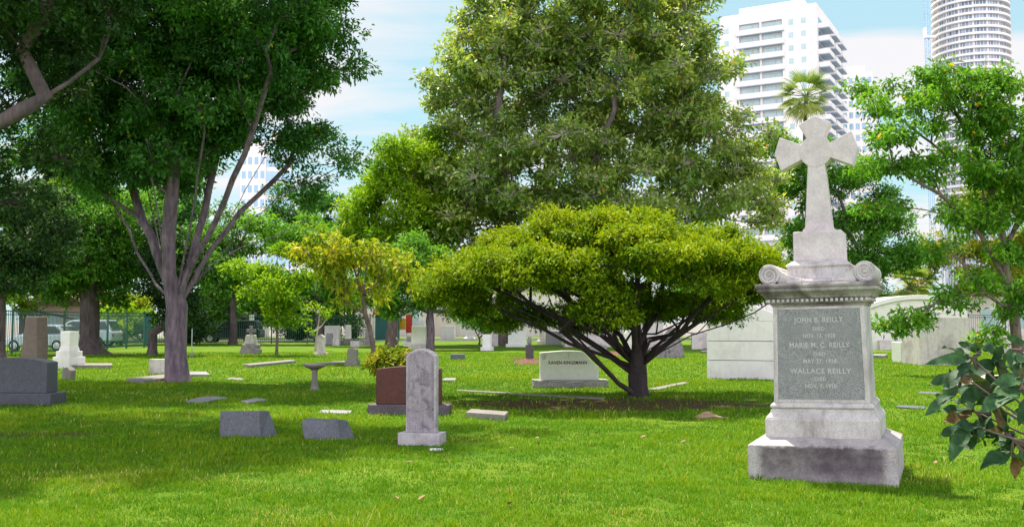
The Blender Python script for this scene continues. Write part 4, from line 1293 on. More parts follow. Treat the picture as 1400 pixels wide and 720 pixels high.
# ------------------------------------------------------------------ trees
def leaf_mesh(name, base, D, Nn, L, Wd, tint, mat, parent, droop=0.12, fold=0.25):
    """every leaf one folded quad"""
    n = len(base)
    side = np.cross(D, Nn)
    side /= np.linalg.norm(side, axis=1, keepdims=True) + 1e-9
    up = np.cross(side, D)
    L = L[:, None]; Wd = Wd[:, None]
    v = np.empty((n, 4, 3), np.float32)
    v[:, 0] = base
    v[:, 1] = base + D * L * 0.5 + side * Wd * 0.5 + up * Wd * fold
    v[:, 2] = base + D * L - up * L * droop
    v[:, 3] = base + D * L * 0.5 - side * Wd * 0.5 + up * Wd * fold
    me = bpy.data.meshes.new(name)
    me.vertices.add(n * 4)
    me.vertices.foreach_set('co', v.reshape(-1))
    me.loops.add(n * 4)
    me.loops.foreach_set('vertex_index', np.arange(n * 4, dtype=np.int32))
    me.polygons.add(n)
    me.polygons.foreach_set('loop_start', np.arange(0, n * 4, 4, dtype=np.int32))
    me.update(calc_edges=True)
    at_ = me.attributes.new('tint', 'FLOAT', 'FACE')
    at_.data.foreach_set('value', np.clip(tint, 0, 1).astype(np.float32))
    me.materials.append(mat)
    o = bpy.data.objects.new(name, me)
    COL.objects.link(o)
    o.parent = parent
    return o


def unit(a):
    return a / (np.linalg.norm(a, axis=-1, keepdims=True) + 1e-9)


def tube(mb, pts, rad, n, seed=0, lump=0.0):
    pts = [Vector(p) for p in pts]
    u = None
    rings = []
    for i, p in enumerate(pts):
        d = (pts[min(i + 1, len(pts) - 1)] - pts[max(i - 1, 0)])
        if d.length < 1e-6: d = Vector((0, 0, 1))
        d.normalize()
        if u is None:
            u = d.orthogonal().normalized()
        else:
            u = (u - d * u.dot(d))
            u = u.normalized() if u.length > 1e-5 else d.orthogonal().normalized()
        w = d.cross(u)
        ring = []
        for k in range(n):
            a = 2 * PI * k / n
            q = rad[i] * (1 + lump * (math.sin(3 * a + seed + i * 0.3) * 0.6 + math.sin(5 * a + 2 * seed) * 0.4))
            ring.append(p + (u * math.cos(a) + w * math.sin(a)) * q)
        rings.append(ring)
    vs = [v for r_ in rings for v in r_]
    fs = []
    for i in range(len(pts) - 1):
        for k in range(n):
            a, b = i * n + k, i * n + (k + 1) % n
            fs.append((a, b, b + n, a + n))
    fs.append(tuple((len(pts) - 1) * n + k for k in range(n)))
    mb.add(vs, fs)


def tree(name, label, limbs, lobes, bark, leaf, r0, leaf_len=0.14, clump=0.8, spacing=1.0, tips=30, per=8, seed=1, cat='tree', flare=1.5,
         aspect=0.45, shell=0.55, flat=0.7, twigs=0.3, rmin=0.012, twig_mat=None, tint_shift=0.0, droop=0.15, loc=None, expo=0.48, top_tint=0.0, lump=0.06):
    """limbs: explicit stems, each a list of world points (the first starts on the ground); lobes: (centre, radii) ellipsoids filled with leaf clumps."""
    rs = np.random.default_rng(seed)
    rp = random.Random(seed)
    base = Vector(limbs[0][0]); base.z = 0
    root = thing(name, label, cat, base)
    nodes, parent, explicit = [], [], []

    def addnode(p, par):
        nodes.append(np.array(p, float)); parent.append(par)
        return len(nodes) - 1

    def nearest(p):
        A = np.array(nodes)
        return int(np.argmin(((A - np.array(p)) ** 2).sum(1)))
    for li, lim in enumerate(limbs):
        prev = None if li == 0 else nearest(lim[0])
        pts = [Vector(p) for p in lim]
        if li == 0:
            prev = addnode(pts[0], -1)
        else:
            pts = [Vector(nodes[prev])] + pts[1:]
        for a, b in zip(pts[:-1], pts[1:]):
            k = max(1, int((b - a).length / 0.55))
            for j in range(1, k + 1):
                q = a.lerp(b, j / k)
                if j < k: q += Vector((rp.gauss(0, 1), rp.gauss(0, 1), rp.gauss(0, 0.4))) * 0.03
                prev = addnode(q, prev)
    # clump centres
    C = []
    for (c, rr) in lobes:
        c = np.array(c); rr = np.array(rr)
        vol = 4 / 3 * PI * rr.prod()
        want = max(3, int(vol / (spacing ** 3)))
        for _ in range(want):
            d = unit(rs.normal(size=3))
            q = c + rr * d * (shell + (1 - shell) * rs.random()) * rs.uniform(0.85, 1.05)
            C.append(q)
    C = np.array(C)
    C = C[C[:, 2] > 0.4]
    # thin out clumps that sit on top of each other
    keep = []
    for i in range(len(C)):
        if all(((C[i] - C[j]) ** 2).sum() > (spacing * 0.55) ** 2 for j in keep):
            keep.append(i)
    C = C[keep]
    order = np.argsort(((C - nodes[min(3, len(nodes) - 1)]) ** 2).sum(1))
    plen = [0.0] * len(nodes)
    for i in range(1, len(nodes)):
        plen[i] = plen[parent[i]] + np.linalg.norm(nodes[i] - nodes[parent[i]])
    zfork = max(0.3, limbs[0][-1][2] * 0.75)
    tipnode = []
    for i in order:
        A = np.array(nodes)
        dv = C[i] - A
        d = np.sqrt((dv ** 2).sum(1))
        cost = d + 0.25 * np.array(plen) + 1.5 * np.maximum(0, -dv[:, 2]) + 6.0 * (A[:, 2] < zfork)
        j = int(np.argmin(cost))
        a, b = A[j], C[i]
        k = max(1, int(d[j] / 0.7))
        pj = parent[j]
        dirp = unit(a - nodes[pj]) if pj >= 0 else np.array([0, 0, 1.0])
        ctrl = a + dirp * d[j] * 0.4 + np.array([0, 0, 0.08 * d[j]])
        prev = j
        for s_ in range(1, k + 1):
            u = s_ / k
            q = (1 - u) ** 2 * a + 2 * u * (1 - u) * ctrl + u * u * b
            if s_ < k: q = q + rs.normal(size=3) * 0.05 * min(1, d[j])
            n_ = addnode(q, prev)
            plen.append(plen[prev] + np.linalg.norm(nodes[n_] - nodes[prev]))
            prev = n_
        tipnode.append(prev)
    # pipe model radii
    nn = len(nodes)
    cnt = np.zeros(nn)
    for t_ in tipnode: cnt[t_] += 1
    for i in range(nn - 1, 0, -1):
        if cnt[i] == 0: cnt[i] = 0.5
        cnt[parent[i]] += cnt[i]
    rad = np.maximum(rmin, r0 * (cnt / cnt[0]) ** expo)
    kids = [[] for _ in range(nn)]
    for i in range(1, nn): kids[parent[i]].append(i)
    mb = MB()
    stack = [(0, None)]
    while stack:
        i, par = stack.pop()
        ch = [] if par is None else [par]
        ch.append(i)
        cur = i
        while kids[cur]:
            ks = sorted(kids[cur], key=lambda q: -cnt[q])
            for o_ in ks[1:]: stack.append((o_, cur))
            cur = ks[0]
            ch.append(cur)
        rr = [rad[q] for q in ch]
        if par is not None: rr[0] = min(rr[0], rr[1] * 1.25)
        pts = [Vector(nodes[q]) - base for q in ch]
        if par is None:
            rr[0] *= flare
            pts = [pts[0] - Vector((0, 0, 0.15))] + [pts[0] + Vector((0, 0, 0.02))] + [pts[0] * 0.75 + pts[1] * 0.25, pts[0] * 0.4 + pts[1] * 0.6] + pts[1:]
            rr = [rr[0] * 1.25, rr[0], rr[0] * 0.55 + rr[1] * 0.45, rr[0] * 0.2 + rr[1] * 0.8] + rr[1:]
        big = max(rr)
        tube(mb, pts, rr, 14 if big > 0.15 else (8 if big > 0.05 else 5), seed + len(ch), lump if big > 0.1 else 0.0)
    tw = MB()
    # leaves
    nC = len(C)
    T = tips
    u = unit(rs.normal(size=(nC, T, 3)))
    u[..., 2] = u[..., 2] * 0.8 + 0.22
    sz = clump * rs.uniform(0.7, 1.3, size=(nC, 1, 1))
    rd_ = rs.random((nC, T, 1)) ** 0.5
    tp = C[:, None, :] + u * sz * rd_ * np.array([1, 1, flat])
    tpf = tp.reshape(-1, 3)
    out = unit(u).reshape(-1, 3)
    if twigs > 0:
        sel = np.nonzero(rs.random(len(tpf)) < twigs)[0]
        for q in sel:
            c0 = C[q // T]
            p1 = tpf[q]
            md = (c0 + p1) / 2 + rs.normal(size=3) * 0.06
            tube(tw, [Vector(c0) - base, Vector(md) - base, Vector(p1) - base], [rmin * 0.9, rmin * 0.7, rmin * 0.4], 3)
    if twig_mat is None:
        mb.add(tw.v, tw.f)
    mesh_obj('trunk', mb.v, mb.f, bark, root, smooth=True)
    if twig_mat is not None and tw.v:
        mesh_obj('twigs', tw.v, tw.f, twig_mat, root, smooth=True)
    n = len(tpf) * per
    print('TREE', label[:40], 'clumps', nC, 'leaves', n, 'nodes', nn)
    bp = np.repeat(tpf, per, axis=0) + rs.normal(size=(n, 3)) * leaf_len * 0.55
    od = np.repeat(out, per, axis=0)
    D = unit(od * 0.55 + rs.normal(size=(n, 3)) * 0.55 + np.array([0, 0, -droop]))
    Nn = unit(np.array([0, 0, 1.0]) + rs.normal(size=(n, 3)) * 0.45 + od * 0.35)
    L = leaf_len * rs.uniform(0.65, 1.25, n)
    ct = np.repeat(rs.normal(0.5 + tint_shift, 0.15, nC), T * per)
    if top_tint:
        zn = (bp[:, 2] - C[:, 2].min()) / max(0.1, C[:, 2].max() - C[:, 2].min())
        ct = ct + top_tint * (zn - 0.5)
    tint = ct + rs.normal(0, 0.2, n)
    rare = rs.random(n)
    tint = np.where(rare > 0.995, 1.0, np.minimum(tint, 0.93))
    leaf_mesh('crown', (bp - np.array(base)).astype(np.float32), D, Nn, L, L * aspect, tint, leaf, root)
    return root


def lob(px, py, rx, ry, Y, depth):
    c = PT(px, py, Y)
    s = Y / F
    return (tuple(c), (rx * s, depth, ry * s))


def lim(Y, *pts):
    """points (px, py[, dY])"""
    out = []
    for p in pts:
        out.append(PT(p[0], p[1], Y + (p[2] if len(p) > 2 else 0)))
    return out


def ground_lim(px, py, *pts):
    x, Y = G(px, py)
    o = lim(Y, (px, py), *pts)
    o[0].z = 0.0
    return o, Y


# big grey-trunked tree at left
l0, Y = ground_lim(243, 521, (241, 480), (242, 445), (243, 418))
Yt = Y
limbs = [l0,
         lim(Y, (243, 418), (232, 375, -0.1), (231, 320, -0.3), (235, 268, -0.4), (236, 200, -0.6), (228, 120, -0.8), (222, 30, -1)),
         lim(Y, (236, 400), (214, 345, 0.4), (194, 300, 0.7), (182, 260, 0.9), (160, 190, 1.2), (130, 110, 1.4)),
         lim(Y, (240, 400), (222, 340, -0.7), (214, 280, -1.3), (200, 190, -2.2)),
         lim(Y, (244, 415), (258, 365, 0.4), (272, 315, 0.7), (285, 260, 1.0), (300, 195, 1.4), (320, 110, 1.8), (330, 20, 2.0)),
         lim(Y, (246, 415), (268, 350, -0.4), (296, 300, -0.8), (318, 245, -1.2), (345, 180, -1.6), (370, 100, -2.0)),
         lim(Y, (248, 412), (276, 362, 0.2), (310, 315, 0.4), (352, 268, 0.7), (395, 225, 0.9), (435, 195, 1.0)),
         lim(Y, (244, 414), (250, 360, -0.8), (262, 300, -1.3), (270, 240, -1.7), (280, 180, -2.0)),
         lim(Y, (247, 410), (272, 370, 1.0), (300, 325, 1.6), (335, 260, 2.2), (362, 215, 2.4)),
         lim(Y, (234, 395), (218, 335, 1.2), (208, 290, 1.6), (196, 230, 2.0)),
         lim(Y, (252, 405), (300, 350, -0.9), (345, 300, -1.6), (385, 265, -2.0), (418, 250, -2.2)),
         lim(Y, (258, 398), (285, 365, 0.6), (330, 338, 1.2), (380, 322, 1.6), (420, 300, 2.0)),
         lim(Y, (236, 412), (214, 390, 0.5), (190, 350, 1.0), (176, 312, 1.4), (150, 270, 1.8))]
lobes = [lob(230, 30, 150, 105, Y, 3.6), lob(105, 110, 95, 95, Y, 3.2), lob(350, 70, 105, 95, Y, 3.4), lob(432, 35, 62, 52, Y, 2.2), lob(450, 95, 36, 26, Y, 1.2),
         lob(415, 190, 60, 36, Y + 0.8, 1.6), lob(378, 140, 60, 55, Y, 2.2), lob(245, 165, 105, 68, Y, 3.2), lob(150, 205, 70, 50, Y + 0.5, 2.4), lob(420, 262, 48, 24, Y + 1.5, 1.4), lob(446, 222, 34, 20, Y + 1, 1.0),
         lob(240, -90, 210, 80, Y, 4.0), lob(410, -60, 95, 60, Y, 3.0), lob(60, 20, 90, 90, Y + 1, 3), lob(225, 225, 80, 34, Y + 0.5, 2.4), lob(130, 245, 60, 34, Y + 1, 2.0), lob(300, 175, 55, 36, Y + 1, 2.0), lob(60, 190, 60, 40, Y + 1.5, 2.0)]
lobes = [((c[0] * 0.985, c[1] - 0.015 * Y, 1.6 + (c[2] - 1.6) * 0.985), r_) for c, r_ in lobes]
tree('grey_trunk_tree', 'large spreading tree with thick grey forking trunk at left', limbs, lobes, M['bark_grey'], M['leaf_oak'], 0.285, 0.15, 0.68, 0.92, 60, 9, 21, flare=1.25, shell=0.3, twigs=0.12, expo=0.54, lump=0.12)

# overhanging tree off the left edge: its canopy and shade enter the frame
bx, by = -13.5, 15.5
l0 = [Vector((bx, by, 0)), Vector((bx + 0.2, by, 1.6)), Vector((bx + 0.3, by + 0.1, 3.3))]
limbs = [l0, [Vector((bx + 0.4, by + 0.2, 3.4)), Vector((bx + 0.2, by + 0.8, 6.0)), Vector((bx + 1.5, by + 2.0, 9.0))], [Vector((bx + 0.3, by, 3.3)), Vector((-10.5, 15.8, 4.2)), PT(0, 168, 16), PT(35, 148, 16), PT(62, 132, 16.2), PT(95, 112, 16.5), PT(135, 80, 17)],
         [Vector((bx + 0.3, by, 3.3)), Vector((bx - 0.5, by - 1, 5.5)), Vector((bx - 1, by - 2, 8))],
         [Vector((bx + 0.3, by, 3.3)), Vector((bx + 1.0, by - 2, 5.5)), Vector((bx + 2.5, by - 4, 7.5))],
         [Vector((bx + 0.3, by, 3.3)), Vector((bx + 1.2, by + 2, 5.0)), Vector((bx + 2, by + 4, 7.5))]]
lobes = [lob(30, 35, 95, 55, 16, 2.2), lob(-90, 0, 120, 100, 16, 3.0), lob(110, -30, 95, 60, 16, 2.6), lob(-70, 220, 70, 90, 17, 2.2), lob(15, 265, 60, 45, 18, 1.4), lob(60, 215, 42, 22, 18, 1.0), lob(-25, 120, 45, 40, 18, 1.6), lob(85, 95, 60, 40, 18, 1.4), lob(50, 305, 45, 40, 18.5, 1.2),
         ((-9.5, 18, 10.2), (4.4, 4.4, 1.6)), ((-6.2, 17.6, 10.6), (3.8, 3.8, 1.6)), ((-13, 17, 9.5), (3.6, 3.0, 1.6)), ((-4.0, 18.4, 11), (2.6, 2.8, 1.2)), ((-7.5, 16.5, 11.8), (4.0, 3.6, 1.2))]  # unseen high lobes, added to the crown to shade the left lawn
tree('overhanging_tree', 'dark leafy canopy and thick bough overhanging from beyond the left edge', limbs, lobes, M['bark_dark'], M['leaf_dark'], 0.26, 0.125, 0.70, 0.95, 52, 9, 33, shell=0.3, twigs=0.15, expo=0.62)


def simple_tree(name, label, px, py, fork, lobes, bark, leaf, r0, rD=None, Yov=None, **kw):
    if Yov:
        Y = Yov
        base = PT(px, 0, Y); base.z = 0
        l0 = [base, PT(px + 1, (F * CAMH / Y + HY + fork) / 2, Y), PT(px, fork, Y)]
    else:
        x, Y = G(px, py)
        l0 = [Vector((x, Y, 0)), PT(px + 1, (py + fork) / 2, Y), PT(px, fork, Y)]
    lb = []
    for q in lobes:
        dY = q[4] if len(q) > 4 else 0
        dep = q[5] if len(q) > 5 else min(q[2], q[3] * 1.6) * Y / F
        lb.append(lob(q[0], q[1], q[2], q[3], Y + dY, dep))
    kw['tips'] = int(kw.get('tips', 22) * 2.7)
    kw['twigs'] = kw.get('twigs', 0.1)
    kw.setdefault('expo', 0.52)
    return tree(name, label, [l0] + kw.pop('limbs', []), lb, bark, leaf, r0, **kw)


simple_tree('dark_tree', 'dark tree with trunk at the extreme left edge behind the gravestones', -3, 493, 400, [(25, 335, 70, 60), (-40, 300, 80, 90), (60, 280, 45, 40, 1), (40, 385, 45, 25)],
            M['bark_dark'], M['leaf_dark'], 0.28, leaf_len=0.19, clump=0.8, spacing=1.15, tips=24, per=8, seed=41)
simple_tree('flared_trunk_tree', 'dark tree with wide flared root base in front of the fence', 122, 484, 400, [(115, 365, 85, 42), (65, 345, 55, 42), (185, 355, 55, 38), (110, 300, 80, 45), (150, 400, 45, 22), (85, 400, 40, 18), (190, 300, 60, 40)],
            M['bark_dark'], M['leaf_mid'], 0.45, leaf_len=0.24, clump=0.95, spacing=1.3, tips=24, per=8, seed=42, flare=2.3, lump=0.12)
simple_tree('slim_dark_tree', 'slim dark tree just left of the grey trunk with dense low foliage', 208, 486, 455, [(215, 415, 38, 34), (240, 375, 42, 45), (258, 430, 24, 30), (225, 335, 45, 35)],
            M['bark_dark'], M['leaf_dark'], 0.2, leaf_len=0.22, clump=0.8, spacing=1.1, tips=24, per=8, seed=43)
simple_tree('young_tree', 'young yellowish green tree on a thin stem behind the long ledger', 378, 486, 440, [(365, 395, 45, 30), (358, 430, 28, 20), (398, 445, 22, 16), (395, 365, 42, 32), (345, 365, 30, 25)],
            M['bark_brown'], M['leaf_bright'], 0.07, leaf_len=0.22, clump=0.7, spacing=1.15, tips=18, per=7, seed=44, flare=1.1, flat=0.5)
simple_tree('dense_green_tree', 'dense mid green tree behind the young yellowish tree', 318, 470.5, 430, [(310, 365, 60, 50), (290, 410, 45, 30), (340, 330, 50, 40), (270, 345, 40, 40)],
            M['bark_dark'], M['leaf_mid'], 0.25, leaf_len=0.32, clump=1.2, spacing=1.8, tips=22, per=8, seed=45)
simple_tree('dense_green_tree', 'dense green tree between the young tree and the yellow tree', 437, 470.5, 435, [(435, 375, 50, 50), (425, 330, 55, 40), (455, 415, 40, 30), (400, 410, 35, 25)],
            M['bark_dark'], M['leaf_mid'], 0.25, leaf_len=0.32, clump=1.2, spacing=1.8, tips=22, per=8, seed=46, tint_shift=0.1)
simple_tree('bluish_green_tree', 'bluish green tree rising behind the yellow tree at left of the sky gap', 440, 465.5, 400, [(415, 285, 50, 30), (455, 300, 40, 35), (380, 310, 45, 35), (440, 340, 60, 35), (250, 290, 45, 45)],
            M['bark_dark'], M['leaf_oak'], 0.3, leaf_len=0.34, clump=1.4, spacing=2.1, tips=22, per=8, seed=47)
simple_tree('background_tree', 'bright green tree beyond the fence above the flared trunk', 150, 465.5, 420, [(150, 330, 70, 50), (100, 290, 60, 45), (200, 290, 50, 50), (60, 400, 60, 30), (10, 410, 40, 25), (170, 420, 35, 15)],
            M['bark_dark'], M['leaf_bright'], 0.3, leaf_len=0.36, clump=1.4, spacing=2.2, tips=20, per=8, seed=48)
simple_tree('background_tree', 'tall green tree beyond the fence at the far left', 30, 465, 400, [(30, 330, 70, 60), (-30, 380, 50, 40), (40, 250, 60, 50), (90, 240, 60, 40)],
            M['bark_dark'], M['leaf_mid'], 0.3, leaf_len=0.36, clump=1.4, spacing=2.2, tips=20, per=8, seed=49)
simple_tree('background_tree', 'dark green tree beyond the fence above the dark green car', 262, 463.5, 420, [(265, 395, 40, 40), (250, 350, 40, 40), (285, 440, 28, 18), (225, 400, 30, 40)],
            M['bark_dark'], M['leaf_dark'], 0.3, leaf_len=0.36, clump=1.3, spacing=2.0, tips=20, per=8, seed=50)

simple_tree('background_tree', 'far green tree filling the gap right of the dark green car', 335, 462.5, 440, [(335, 425, 40, 28), (310, 400, 40, 30), (360, 400, 35, 30)],
            M['bark_dark'], M['leaf_mid'], 0.25, leaf_len=0.36, clump=1.3, spacing=1.9, tips=20, per=8, seed=151)
simple_tree('background_tree', 'far dark green tree behind the young yellowish tree', 395, 462, 440, [(395, 425, 35, 30), (425, 430, 30, 25), (380, 390, 35, 30)],
            M['bark_dark'], M['leaf_oak'], 0.25, leaf_len=0.36, clump=1.3, spacing=1.9, tips=20, per=8, seed=152)
simple_tree('background_tree', 'far green tree behind the yellow tree trunk', 480, 462, 440, [(475, 420, 40, 24), (500, 400, 35, 30), (455, 400, 35, 30)],
            M['bark_dark'], M['leaf_mid'], 0.25, leaf_len=0.36, clump=1.3, spacing=1.9, tips=20, per=8, seed=153)

simple_tree('background_tree', 'tall dark green tree behind the forks of the grey trunk', 256, 469, 400, [(245, 268, 42, 36), (222, 300, 40, 36), (255, 330, 45, 40)],
            M['bark_dark'], M['leaf_oak'], 0.28, leaf_len=0.33, clump=1.2, spacing=1.8, tips=20, per=8, seed=154)

# yellow-leaved tree
l0, Y = ground_lim(511, 497, (510, 475), (506, 450), (499, 428), (497, 408))
tree('yellow_tree', 'small tree with bright yellow-green leaves and a thin crooked trunk', [l0, lim(Y, (497, 408), (488, 380, 0.2), (478, 345, 0.3), (455, 322, 0.4)), lim(Y, (498, 410), (515, 385, -0.3), (540, 370, -0.5), (560, 362, -0.6)), lim(Y, (497, 405), (500, 370, -0.6), (505, 340, -0.8))],
     [lob(475, 350, 42, 22, Y, 1.2), lob(530, 372, 40, 17, Y, 1.1), lob(463, 385, 30, 17, Y, 0.9), lob(452, 328, 22, 12, Y, 0.6), lob(505, 345, 36, 14, Y, 1.0), lob(508, 398, 32, 12, Y, 0.8), lob(435, 362, 16, 10, Y, .6), lob(565, 378, 20, 9, Y, .7), lob(545, 350, 22, 10, Y + .6, .8), lob(475, 410, 20, 8, Y, .6), lob(420, 345, 12, 7, Y, .5)],
     M['bark_brown'], M['leaf_yellow'], 0.09, 0.30, 0.42, 0.58, 9, 6, 51, flare=1.2, aspect=0.34, flat=0.45, twigs=0.4, shell=0.2, droop=0.35)

# slender grey trunk tree and bright-green one
simple_tree('slender_trunk_tree', 'mid green tree with a slender straight grey trunk, centre left', 588, 478, 425, [(550, 405, 40, 26), (610, 412, 45, 24), (590, 375, 55, 32), (525, 425, 22, 14), (640, 395, 35, 25), (660, 435, 26, 14), (560, 350, 40, 25)],
            M['bark_grey'], M['leaf_mid'], 0.24, leaf_len=0.24, clump=0.8, spacing=1.25, tips=24, per=8, seed=52, flare=1.15, tint_shift=0.1)
simple_tree('bright_green_tree', 'bright light green tree left of the huge central tree', 535, 472.5, 400, [(550, 235, 45, 45), (512, 270, 42, 50), (498, 315, 36, 45), (585, 265, 55, 55), (525, 345, 70, 45), (575, 320, 55, 45), (610, 215, 40, 40), (478, 330, 30, 30), (600, 370, 50, 35), (540, 290, 60, 60)],
            M['bark_brown'], M['leaf_bright'], 0.35, leaf_len=0.29, clump=1.1, spacing=1.6, tips=24, per=8, seed=53)

# huge central tree
l0, Y = ground_lim(688, 471, (688, 450), (689, 430), (692, 405))
limbs = [l0, lim(Y, (692, 405), (700, 340, -2), (690, 260, -3), (680, 170, -4), (690, 80, -4)), lim(Y, (692, 405), (745, 330, -2), (800, 250, -4), (840, 150, -5), (850, 60, -4)),
         lim(Y, (692, 405), (770, 360, 0), (850, 310, 2), (930, 260, 2), (990, 230, 2)), lim(Y, (692, 405), (660, 350, 2), (630, 290, 3), (610, 220, 3)),
         lim(Y, (692, 405), (730, 320, 4), (760, 200, 6), (790, 60, 6)), lim(Y, (692, 400), (760, 350, -5), (860, 320, -8), (950, 300, -8)), lim(Y, (692, 400), (660, 370, -5), (640, 340, -7), (620, 310, -8))]
lobes = [lob(790, 20, 165, 75, Y, 8), lob(690, 110, 112, 85, Y, 7), lob(860, 130, 135, 90, Y, 8), lob(950, 200, 92, 68, Y, 6), lob(735, 240, 140, 78, Y - 3, 7), lob(885, 270, 135, 58, Y - 3, 7),
         lob(640, 285, 85, 66, Y - 2, 6), lob(1015, 250, 56, 46, Y, 4), lob(625, 150, 55, 70, Y, 5), lob(930, 45, 75, 60, Y, 5), lob(655, 375, 65, 34, Y - 2, 4), lob(735, 385, 45, 26, Y, 4), lob(790, -60, 120, 50, Y, 6),
         lob(965, 110, 46, 60, Y, 5), lob(1038, 285, 40, 30, Y, 3), lob(1020, 195, 40, 40, Y, 3), lob(585, 230, 45, 50, Y, 4), lob(680, 40, 60, 60, Y, 5), lob(600, 330, 50, 45, Y - 2, 4)]
tree('huge_tree', 'huge round-crowned tree with thick trunk and bare grey twigs, centre', limbs, lobes, M['bark_dark'], M['leaf_ficus'], 0.68, 0.40, 1.15, 2.0, 34, 7, 61, flare=1.4, shell=0.5, twigs=0.9, rmin=0.040, twig_mat=M['twig_grey'], expo=0.56)

# spreading umbrella tree
l0, Y = ground_lim(874, 542, (873, 528), (872, 514), (872, 503))
limbs = [l0,
         lim(Y, (868, 538), (846, 524, -0.4), (826, 503, -0.8), (800, 478, -1.2), (768, 452, -1.5), (730, 432, -1.7), (690, 415, -1.6)),
         lim(Y, (866, 537), (842, 520, 0.3), (818, 492, 0.6), (790, 462, 1.0), (750, 436, 1.4), (710, 410, 1.7)),
         lim(Y, (871, 505), (852, 482, -0.5), (838, 455, -1.0), (826, 425, -1.5), (812, 390, -2.0)),
         lim(Y, (872, 503), (850, 480, 0.5), (838, 448, 1.1), (845, 410, 1.6), (835, 360, 2.0)),
         lim(Y, (872, 503), (868, 470, -0.7), (866, 435, -1.5), (872, 395, -2.3)),
         lim(Y, (873, 503), (880, 470, 0.3), (884, 430, 0.6), (890, 370, 0.9)),
         lim(Y, (873, 500), (895, 474, -0.2), (925, 448, -0.6), (955, 422, -1.0), (985, 390, -1.5)),
         lim(Y, (874, 500), (902, 470, 0.6), (935, 440, 1.2), (975, 405, 1.9)),
         lim(Y, (874, 505), (905, 480, -0.8), (945, 458, -1.4), (990, 444, -1.8), (1030, 428, -2.0)),
         lim(Y, (875, 502), (915, 468, 0.0), (960, 436, 0.2), (1010, 405, 0.4), (1040, 380, 0.5)),
         lim(Y, (871, 505), (846, 470, -0.2), (815, 440, -0.4), (780, 410, -0.5), (740, 380, -0.6))]
rq = random.Random(23)
for k in range(15):
    # crooked secondary stems rising from the low fork, each splitting once
    b0 = PT(rq.uniform(866, 880), rq.uniform(492, 515), Y)
    tx, ty = 640 + 400 * (k + rq.uniform(0, 1)) / 15, rq.uniform(385, 425)
    t0 = PT(tx, ty, Y + rq.uniform(-2.2, 2.0))
    pts = [b0]
    for u in (0.22, 0.45, 0.70):
        pts.append(b0.lerp(t0, u) + Vector((rq.gauss(0, .13), rq.gauss(0, .13), (0.16 - 0.30 * u) + rq.gauss(0, .10))))
    limbs.append(pts + [t0])
    t1 = t0 + Vector((rq.uniform(-1.0, 1.0), rq.uniform(-.8, .8), rq.uniform(-.1, .25)))
    m1 = pts[2].lerp(t1, 0.5) + Vector((rq.gauss(0, .12), rq.gauss(0, .12), rq.uniform(-.15, .1)))
    limbs.append([pts[2], m1, t1])
lobes = []
ru = random.Random(5)
cX, cY = PT(835, 400, Y).x, Y - 0.6
for k in range(64):
    a = k * 2.39996
    rr = math.sqrt((k + 0.5) / 64)
    ex, ey = 3.75 * rr * math.cos(a), 3.0 * rr * math.sin(a)
    zt = 2.15 + 1.42 * math.sqrt(max(0, 1 - rr * rr * 0.93)) + ru.uniform(-0.30, 0.13)
    zt -= 0.20 * max(0, -ex - 1.6) / 2
    q = ru.uniform(0.48, 0.68)
    lobes.append(((cX + ex, cY + ey, zt), (q, q, 0.28)))
for (px, py, dy_, rx) in ((655, 372, -2.6, 44), (700, 362, -2.9, 42), (625, 385, -1.6, 34), (790, 395, -3.3, 46), (822, 408, -3.2, 44), (775, 372, -3.4, 46), (838, 432, -2.9, 30), (800, 428, -2.8, 30), (745, 385, -3.1, 34),
                            (962, 388, -3.0, 40), (925, 372, -3.1, 40), (1000, 385, -2.2, 36), (1050, 385, -1.0, 34), (1070, 372, 0, 25), (1062, 396, 0.2, 24), (585, 388, 0.4, 20), (880, 366, -3.3, 42), (1010, 362, -2.2, 36),
                            (600, 405, 0.6, 28), (640, 428, 0.8, 32), (690, 438, 0.9, 34), (740, 440, 0.6, 34), (790, 446, 0.8, 30), (705, 420, -0.2, 34), (650, 410, -0.4, 34), (900, 420, 1.2, 50), (980, 425, 0.8, 40), (820, 425, 1.4, 50),
                            (945, 420, 0.2, 36), (905, 412, -0.4, 34), (870, 418, 0.2, 34), (930, 430, 1.4, 40), (1000, 428, 1.6, 40), (880, 432, 1.8, 40), (820, 440, 0.8, 40), (1045, 395, 1.0, 34), (770, 430, 1.2, 40), (850, 400, -0.8, 40)):
    lobes.append(lob(px, py, rx, 16, Y + dy_, 0.55))
tree('umbrella_tree', 'low spreading umbrella-shaped tree with many dark stems and yellow-green flat crown', limbs, lobes, M['bark_black'], M['leaf_bonsai'], 0.215, 0.085, 0.38, 0.40, 66, 9, 71, flare=1.2, shell=0.2, flat=0.55, twigs=0.14, rmin=0.012, expo=0.52, top_tint=0.45, lump=0.1)

